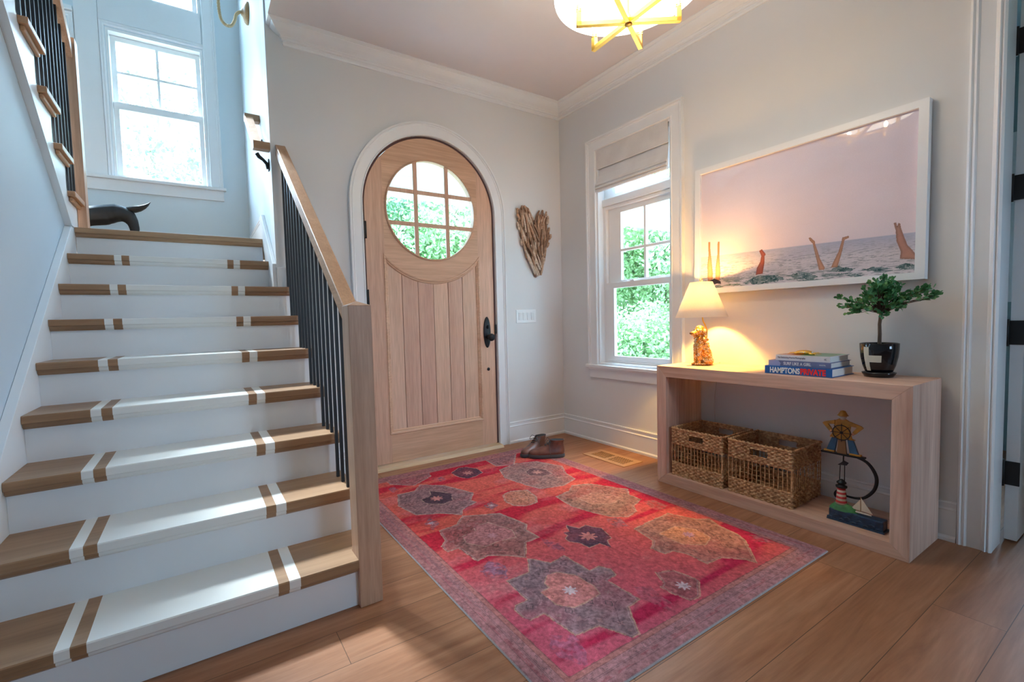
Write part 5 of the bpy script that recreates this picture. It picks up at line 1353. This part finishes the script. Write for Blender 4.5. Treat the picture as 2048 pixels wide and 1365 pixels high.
def foot(x0, x1, hw, z, n=28, sharp=2.3, heel=.78):
    out = []; c = (x0 + x1) / 2; a = (x1 - x0) / 2
    for j in range(n):
        t = 2 * pi * j / n; ct, s_ = cos(t), sin(t)
        x = c + a * abs(ct) ** (2 / sharp) * (1 if ct > 0 else -1)
        w = hw * (heel + (1 - heel) * min(1, max(0, (x - x0) / ((x1 - x0) * .62 + 1e-6))))
        w *= 1 - .10 * max(0, 1 - abs((x - (x0 + (x1 - x0) * .40)) / (.16 * (x1 - x0) + 1e-6)))
        out.append((x, w * abs(s_) ** (2 / sharp) * (1 if s_ > 0 else -1), z))
    return out
def boot(label, loc, ang, mat_side, flip):
    t = thing('ankle_boot', label, 'boot', loc, 'pair of brown ankle boots')
    t.rotation_euler = (0, 0, ang)
    sole = MB(); sole.loft([foot(-.002, .278, .050, 0.0), foot(-.006, .284, .054, .006), foot(-.006, .284, .054, .022), foot(-.002, .280, .051, .027)])
    build('sole', sole, solem, t, local=False)
    up = MB()
    rings = [foot(0, .276, .048, .026), foot(-.003, .278, .050, .036), foot(-.005, .272, .049, .048), foot(-.005, .252, .044, .060), foot(-.003, .215, .040, .071), foot(-.001, .180, .037, .082), foot(.002, .150, .034, .096), foot(.003, .128, .033, .112), foot(0, .114, .034, .126), foot(-.004, .108, .035, .136), foot(-.004, .108, .036, .1385), foot(.000, .103, .0325, .1385)]
    up.loft(rings, False, True)
    u_ = build('leather_upper', up, lth, t, local=False)
    inn = MB(); inn.loft([foot(.000, .103, .0325, .1385), foot(.006, .100, .029, .11), foot(.006, .12, .030, .06), foot(.01, .12, .028, .04)], True, True)
    build('lining', inn, lining, t, local=False, fix=False)
    vamp = MB()   # raised apron seam round the toe
    loop = [(.135 + .105 * cos(a), .034 * sin(a)) for a in [-1.9 + 3.8 * i / 24 for i in range(25)]]
    def zt(x): return .075 - max(0, (x - .14)) * .19
    vamp.tube([(x, y, zt(x) - abs(y) * .35 + .002) for x, y in loop], .0028, 7)
    build('apron_seam', vamp, mat_side, t, local=False)
    lc = MB()
    for i in range(4):
        x, z = .108 + i * .017, .124 - i * .0145
        lc.tube([(x, -.024, z - .006), (x + .006, -.008, z + .006), (x + .004, .010, z + .007), (x - .002, .024, z - .005)], .0020, 6)
        lc.tube([(x, .024, z - .006), (x + .009, .006, z + .005), (x + .009, -.012, z + .004), (x + .004, -.024, z - .008)], .0020, 6)
    lc.tube(bez([(.110, .0, .134), (.130, .030, .150), (.140, .045, .120), (.118, .015, .128)], 6), .0018, 6)
    lc.tube(bez([(.110, .0, .134), (.125, -.028, .148), (.135, -.045, .115), (.116, -.012, .128)], 6), .0018, 6)
    lc.tube(bez([(.112, .01, .130), (.12, .046, .085), (.115, .058, .040), (.110, .062, .012)], 6), .0018, 6)
    build('laces', lc, solem, t, local=False)
    return t
boot('brown leather ankle boot nearer the camera, at the far corner of the rug', (-0.555, -0.605, 0.0092), atan2(.135, -.218), lth2, 1)
boot('brown leather ankle boot behind its pair, nearer the door', (-0.565, -0.385, 0.0092), atan2(-0.035, -.215), lth2, 1)

# ---- sailor balance sculpture
ss = thing('sailor_balance_toy', 'painted metal sailor balance toy with striped lighthouse and sailboat under the console', 'figurine', (-0.315, -2.41, 0.0665))
def pl(name, poly, x0, x1, mat, parent=None, bevel=0.001): return build(name, MB().prism(poly, x0, x1, 'x'), mat, parent or ss, bevel=bevel)
yel = plain('mustard_paint', (0.40, 0.18, 0.022), 0.5, var=0.25, scale=40); blu = plain('blue_jeans_paint', (0.02, 0.085, 0.17), 0.5, var=0.2, scale=40); grn = plain('green_paint', (0.05, 0.22, 0.07), 0.5, var=0.3, scale=50)
nav = plain('navy_wave_paint', (0.014, 0.04, 0.085), 0.4, var=0.5, scale=60, bmp=0.8, bscale=60); cre = plain('cream_sail', (0.70, 0.62, 0.48), 0.6); redp = plain('red_paint', (0.50, 0.03, 0.03), 0.5); skn = plain('skin_paint', (0.55, 0.28, 0.16), 0.6)
build('base_block', MB().box(-0.342, -0.286, -2.522, -2.308, 0.0668, 0.121), nav, ss, bevel=0.004)
w_ = MB()
for i in range(9): w_.tube([(-0.343, -2.515 + i * .024, .078 + (i % 2) * .012), (-0.345, -2.505 + i * .024, .084 + (i % 2) * .012), (-0.343, -2.495 + i * .024, .078 + (i % 2) * .012)], .0035, 6)
w_.box(-.349, -.280, -2.528, -2.302, .0668, .0745)
build('wave_relief', w_, nav, ss)
build('green_hill', MB().loft([[( -0.314 + .030 * k * cos(a), -2.352 - (1 - k) * .0 + .052 * k * sin(a) * (1.0 if sin(a) > 0 else 1.35), z) for a in [2 * pi * j / 18 for j in range(18)]] for k, z in ((1, .119), (.85, .132), (.6, .146), (.42, .152))]), grn, ss)
tw = MB(); R_ = lambda z: .0225 - (z - .15) * .085
for i in range(8):
    z0 = .150 + i * .0102; z1 = z0 + .0102
    (tw if i % 2 else tw).lathe([(0, z0), (R_(z0), z0), (R_(z1), z1), (0, z1)], (-.315, -2.350, 0), 24)
tower = build('lighthouse', MB().lathe([(0, .148), (.0228, .148), (R_(.232), .232), (0, .232)], (-.315, -2.350, 0), 24), cre, ss)
for i in range(4):
    z0 = .156 + i * .021; build('red_stripe', MB().lathe([(R_(z0) + .0006, z0), (R_(z0 + .0105) + .0006, z0 + .0105), (R_(z0 + .0105), z0 + .0105), (R_(z0), z0)], (-.315, -2.350, 0), 24), redp, tower)
build('lantern_roof', MB().lathe([(0, .230), (.0225, .230), (.0235, .238), (.014, .240), (.013, .250), (.019, .250), (.020, .256), (.006, .270), (0, .272)], (-.315, -2.350, 0), 20), M['black'], tower)
arc = bez([(-.300, -2.366, .388), (-.29, -2.40, .388), (-.285, -2.445, .366), (-.28, -2.474, .310), (-.28, -2.470, .250), (-.28, -2.437, .200), (-.28, -2.400, .182), (-.28, -2.350, .180)], 8)
build('pendulum_arc', MB().tube(arc, [.0045 + .003 * sin(pi * i / (len(arc) - 1)) for i in range(len(arc))], 10), M['dark_iron'], ss)
build('counterweight', MB().lathe([(0, -.012), (.024, -.010), (.026, 0), (.024, .010), (0, .012)], (-.28, -2.333, .180), 24, 'x'), M['dark_iron'], ss)
build('pivot_rods', MB().tube([(-.315, -2.342, .268), (-.315, -2.344, .345)], .002, 8).tube([(-.315, -2.362, .252), (-.315, -2.362, .345)], .002, 8).tube([(-.315, -2.356, .352), (-.315, -2.357, .392)], .0028, 8).prism([(-2.334, .340), (-2.350, .356), (-2.358, .366), (-2.378, .358), (-2.370, .344)], -.318, -.312, 'x'), M['dark_iron'], ss)
build('platform', MB().box(-.330, -.300, -2.442, -2.266, .392, .400), M['dark_iron'], ss, bevel=.001)
sl = build('sailor_body', MB().prism([(-2.336, .570), (-2.366, .570), (-2.388, .556), (-2.382, .520), (-2.390, .480), (-2.405, .474), (-2.352, .468), (-2.298, .474), (-2.312, .500), (-2.318, .535), (-2.314, .556)], -.319, -.309, 'x'), yel, ss, bevel=.002)
for s_ in (-1, 1):
    c_ = -2.352
    build('arm', MB().prism([(c_ + s_ * .030, .563), (c_ + s_ * .075, .548), (c_ + s_ * .084, .540), (c_ + s_ * .052, .503), (c_ + s_ * .040, .512), (c_ + s_ * .058, .538), (c_ + s_ * .030, .541)], -.323, -.313, 'x'), yel, sl, bevel=.002)
    build('hand', MB().lathe([(0, -.006), (.007, -.002), (.006, .005), (0, .007)], (-.324, c_ + s_ * .044, .504), 12), skn, sl)
    build('trouser_leg', MB().prism([(c_ + s_ * .020, .473), (c_ + s_ * .044, .473), (c_ + s_ * .066, .408), (c_ + s_ * .030, .408)], -.320, -.308, 'x'), blu, sl, bevel=.002)
    build('shoe', MB().box(-.326, -.304, c_ + s_ * .030, c_ + s_ * .076, .400, .409), yel, sl, bevel=.003)
build('wheel_stand', MB().prism([(c_ - .014, .470), (c_ + .014, .470), (c_ + .020, .400), (c_ - .020, .400)], -.326, -.316, 'x'), plain('brown_paint', (0.20, 0.10, 0.04), 0.6), sl, bevel=.001)
build('head', MB().lathe([(0, .568), (.012, .572), (.016, .584), (.014, .596), (0, .600)], (-.314, c_, 0), 18), skn, sl)
build('beard', MB().lathe([(0, .566), (.010, .568), (.015, .578), (.015, .583), (0, .583)], (-.3165, c_, 0), 16), plain('white_beard', (0.5, 0.45, 0.38), 0.8), sl)
build('rain_hat', MB().lathe([(.023, .588), (.019, .592), (.015, .600), (.010, .610), (0, .613)], (-.314, c_, 0), 20), yel, sl)
whl_ = MB().tube([(-.330, c_ + .036 * cos(a), .505 + .036 * sin(a)) for a in [2 * pi * i / 32 for i in range(33)]], .0021, 6, False)
for i in range(8):
    a = pi / 4 * i; whl_.tube([(-.330, c_, .505), (-.330, c_ + .044 * cos(a), .505 + .044 * sin(a))], .0015, 6)
whl_.lathe([(0, -.004), (.006, -.004), (.006, .004), (0, .004)], (-.330, c_, .505), 12, 'x')
build('ship_wheel', whl_, M['dark_iron'], sl)
bt = build('sailboat_hull', MB().loft([[(-.316 + w * cos(a), y, .1245 + h * (1 + sin(a)) / 1) for a in [2 * pi * j / 10 for j in range(10)]] for y, w, h in ((-2.388, .001, .002), (-2.40, .006, .004), (-2.43, .008, .0045), (-2.455, .006, .004), (-2.47, .002, .0025))]), cre, ss)
build('sail', MB().prism([(-2.430, .200), (-2.431, .139), (-2.474, .136)], -.317, -.315, 'x'), cre, bt)
build('sail', MB().prism([(-2.426, .192), (-2.427, .139), (-2.391, .140)], -.317, -.315, 'x'), cre, bt)
build('mast', MB().tube([(-.316, -2.4285, .13), (-.316, -2.4285, .206)], .0018, 8), plain('mast_wood', (0.35, 0.2, 0.09), 0.7), bt)
build('gold_rocks', MB().loft([[(-.325 + .010 * k * cos(a), -2.392 + .016 * k * sin(a), z) for a in [2 * pi * j / 10 for j in range(10)]] for k, z in ((1, .120), (.7, .128), (.2, .132))]), yel, ss)

# ============================================================ OUTDOORS
gr = plain('lawn_grass', (0.15, 0.17, 0.11), 0.9, var=0.3, scale=1.5)
struct(build('ground_lawn', MB().box(-60, 70, 1.8, 70, -0.75, -0.65).box(2.4, 70, -40, 1.8, -0.75, -0.65).box(-60, -4.9, -40, 1.8, -0.75, -0.65).box(-5, 2.4, -40, -7.2, -0.75, -0.65), gr))
pw = plain('porch_white_paint', (0.78, 0.82, 0.84), 0.5)
struct(build('porch_ceiling', MB().box(-2.3, 7.0, 0.17, 1.45, 2.66, 2.72), plain('porch_ceiling_paint', (0.62, 0.70, 0.74), 0.6)))
struct(build('porch_beam', MB().box(-2.3, 7.0, 1.30, 1.45, 2.50, 2.66).box(-2.3, 7.0, 1.27, 1.48, 2.475, 2.505), pw))
struct(build('porch_floor', MB().box(-2.3, 7.0, 0.17, 1.5, -0.15, -0.03).box(0.17, 7.0, -1.45, 0.17, -0.15, -0.03), plain('porch_stone', (0.4, 0.4, 0.4), 0.8)))
# unseen slab added to keep sun out of the rear window
struct(build('rear_sun_blocker', MB().box(-4.8, 2.3, -9.2, -7.1, 3.0, 3.1), pw))

lm = [leafmat('tree_leaf_%s' % n, st_, 0.6, 1.2, 0.22) for n, st_ in (('bright', [(0.35, (0.15, 0.27, 0.10)), (0.6, (0.30, 0.45, 0.22)), (0.8, (0.55, 0.64, 0.44))]), ('cool', [(0.35, (0.11, 0.24, 0.13)), (0.6, (0.23, 0.39, 0.24)), (0.8, (0.50, 0.61, 0.47))]))]
tb = plain('tree_bark', (0.22, 0.17, 0.13), 0.9, var=0.3, scale=4, bmp=0.5, bscale=20)
def crown_mesh(seed, n, rx, rz, size, clumps=26, low=0.0):
    r = np.random.default_rng(seed)
    cen = r.normal(0, 1, (clumps, 3)); cen /= np.linalg.norm(cen, axis=1)[:, None]; cen *= (r.random((clumps, 1)) ** .5) * np.array([[rx * .78, rx * .78, rz * .78]])
    rad = r.uniform(.28, .5, clumps) * rx
    k = r.integers(0, clumps, n); d = r.normal(0, 1, (n, 3)); d /= np.linalg.norm(d, axis=1)[:, None]
    p = cen[k] + d * (rad[k] * r.uniform(.55, 1.05, n))[:, None] * np.array([[1, 1, .8]])
    a = r.normal(0, 1, (n, 3)); a /= np.linalg.norm(a, axis=1)[:, None]; b_ = np.cross(a, r.normal(0, 1, (n, 3))); b_ /= np.linalg.norm(b_, axis=1)[:, None]
    s_ = (size * r.uniform(.6, 1.3, n))[:, None]
    V_ = np.stack([p - a * s_, p + b_ * s_ * .5, p + a * s_, p - b_ * s_ * .5], 1).reshape(-1, 3)
    me = bpy.data.meshes.new('crown'); me.vertices.add(n * 4); me.vertices.foreach_set('co', V_.reshape(-1).astype(np.float32))
    me.loops.add(n * 4); me.loops.foreach_set('vertex_index', np.arange(n * 4, dtype=np.int32))
    me.polygons.add(n); me.polygons.foreach_set('loop_start', (np.arange(n) * 4).astype(np.int32)); me.update(); me.validate()
    return me
cm = [crown_mesh(1, 46000, 2.6, 2.6, .050), crown_mesh(2, 46000, 2.2, 3.2, .048), crown_mesh(3, 20000, 1.3, 1.1, .045), crown_mesh(4, 2600, 3.0, 3.6, .11)]
for i, m_ in enumerate(cm): m_.materials.append(lm[i % 2])
TREES = [  # x, y, trunk height, mesh, scale, label
 (2.2, 6.6, 2.6, 0, 1.0, 'leafy bright green tree filling the middle panes of the round door glass'),
 (0.4, 7.6, 2.6, 1, 1.0, 'pale green tree behind the left panes of the round door glass'),
 (4.2, 8.6, 2.8, 1, 1.1, 'green tree behind the right panes of the round door glass'),
 (6.6, 3.6, 2.5, 0, 1.05, 'feathery green tree in the right half of the right window'),
 (6.9, 6.4, 2.9, 1, 1.1, 'taller green tree in the left half of the right window'),
 (10.5, 6.2, 4.0, 0, 1.5, 'large tree standing far behind the right window'),
 (10.8, 10.5, 4.4, 1, 1.6, 'far tree at the left edge of the view through the right window'),
 (2.0, 13.0, 3.4, 0, 1.5, 'far tree rising behind the round door glass'),
 (-2.6, 9.5, 5.0, 3, 0.75, 'thin pale tree in the right part of the stairwell window'),
 (-3.7, 12.5, 6.0, 3, 0.75, 'thin pale tree lower in the middle of the stairwell window'),
]
for x, y, th, mi, s_, lb in TREES:
    t = thing('leafy_tree', lb, 'tree', (x, y, -0.65), 'garden trees outside')
    mb = MB().tube([(x, y, -.65), (x + .05, y, th * .5), (x - .04, y + .05, th + .6), (x, y, th + 1.6)], [.16, .12, .09, .04], 10)
    for k in range(5):
        a = k * 1.25; mb.tube([(x, y, th * .6 + k * .25), (x + cos(a) * .6, y + sin(a) * .6, th + .5 + k * .2), (x + cos(a) * 1.1, y + sin(a) * 1.1, th + 1.2 + k * .2)], [.06, .04, .015], 7)
    build('trunk', mb, tb, t)
    c = bpy.data.objects.new('crown', cm[mi]); COL.objects.link(c); c.parent = t
    c.location = (0, 0, .65 + th + (.6 if mi == 1 else .3)); c.scale = (s_, s_, s_); c.rotation_euler = (0, 0, x * 2.3)
SHRUBS = [(4.3, 2.5, 'rounded shrub low behind the right window, nearest the glass'), (5.6, 1.9, 'pale shrub at the lower right of the right window'),
          (4.6, 4.3, 'shrub low outside the left side of the right window')]
for x, y, lb in SHRUBS:
    t = thing('garden_shrub', lb, 'shrub', (x, y, -.65), 'garden shrubs outside')
    build('stem', MB().tube([(x, y, -.65), (x, y, .4)], [.05, .02], 8), tb, t)
    c = bpy.data.objects.new('foliage', cm[2]); COL.objects.link(c); c.parent = t; c.location = (0, 0, .95); c.rotation_euler = (0, 0, x * 3)
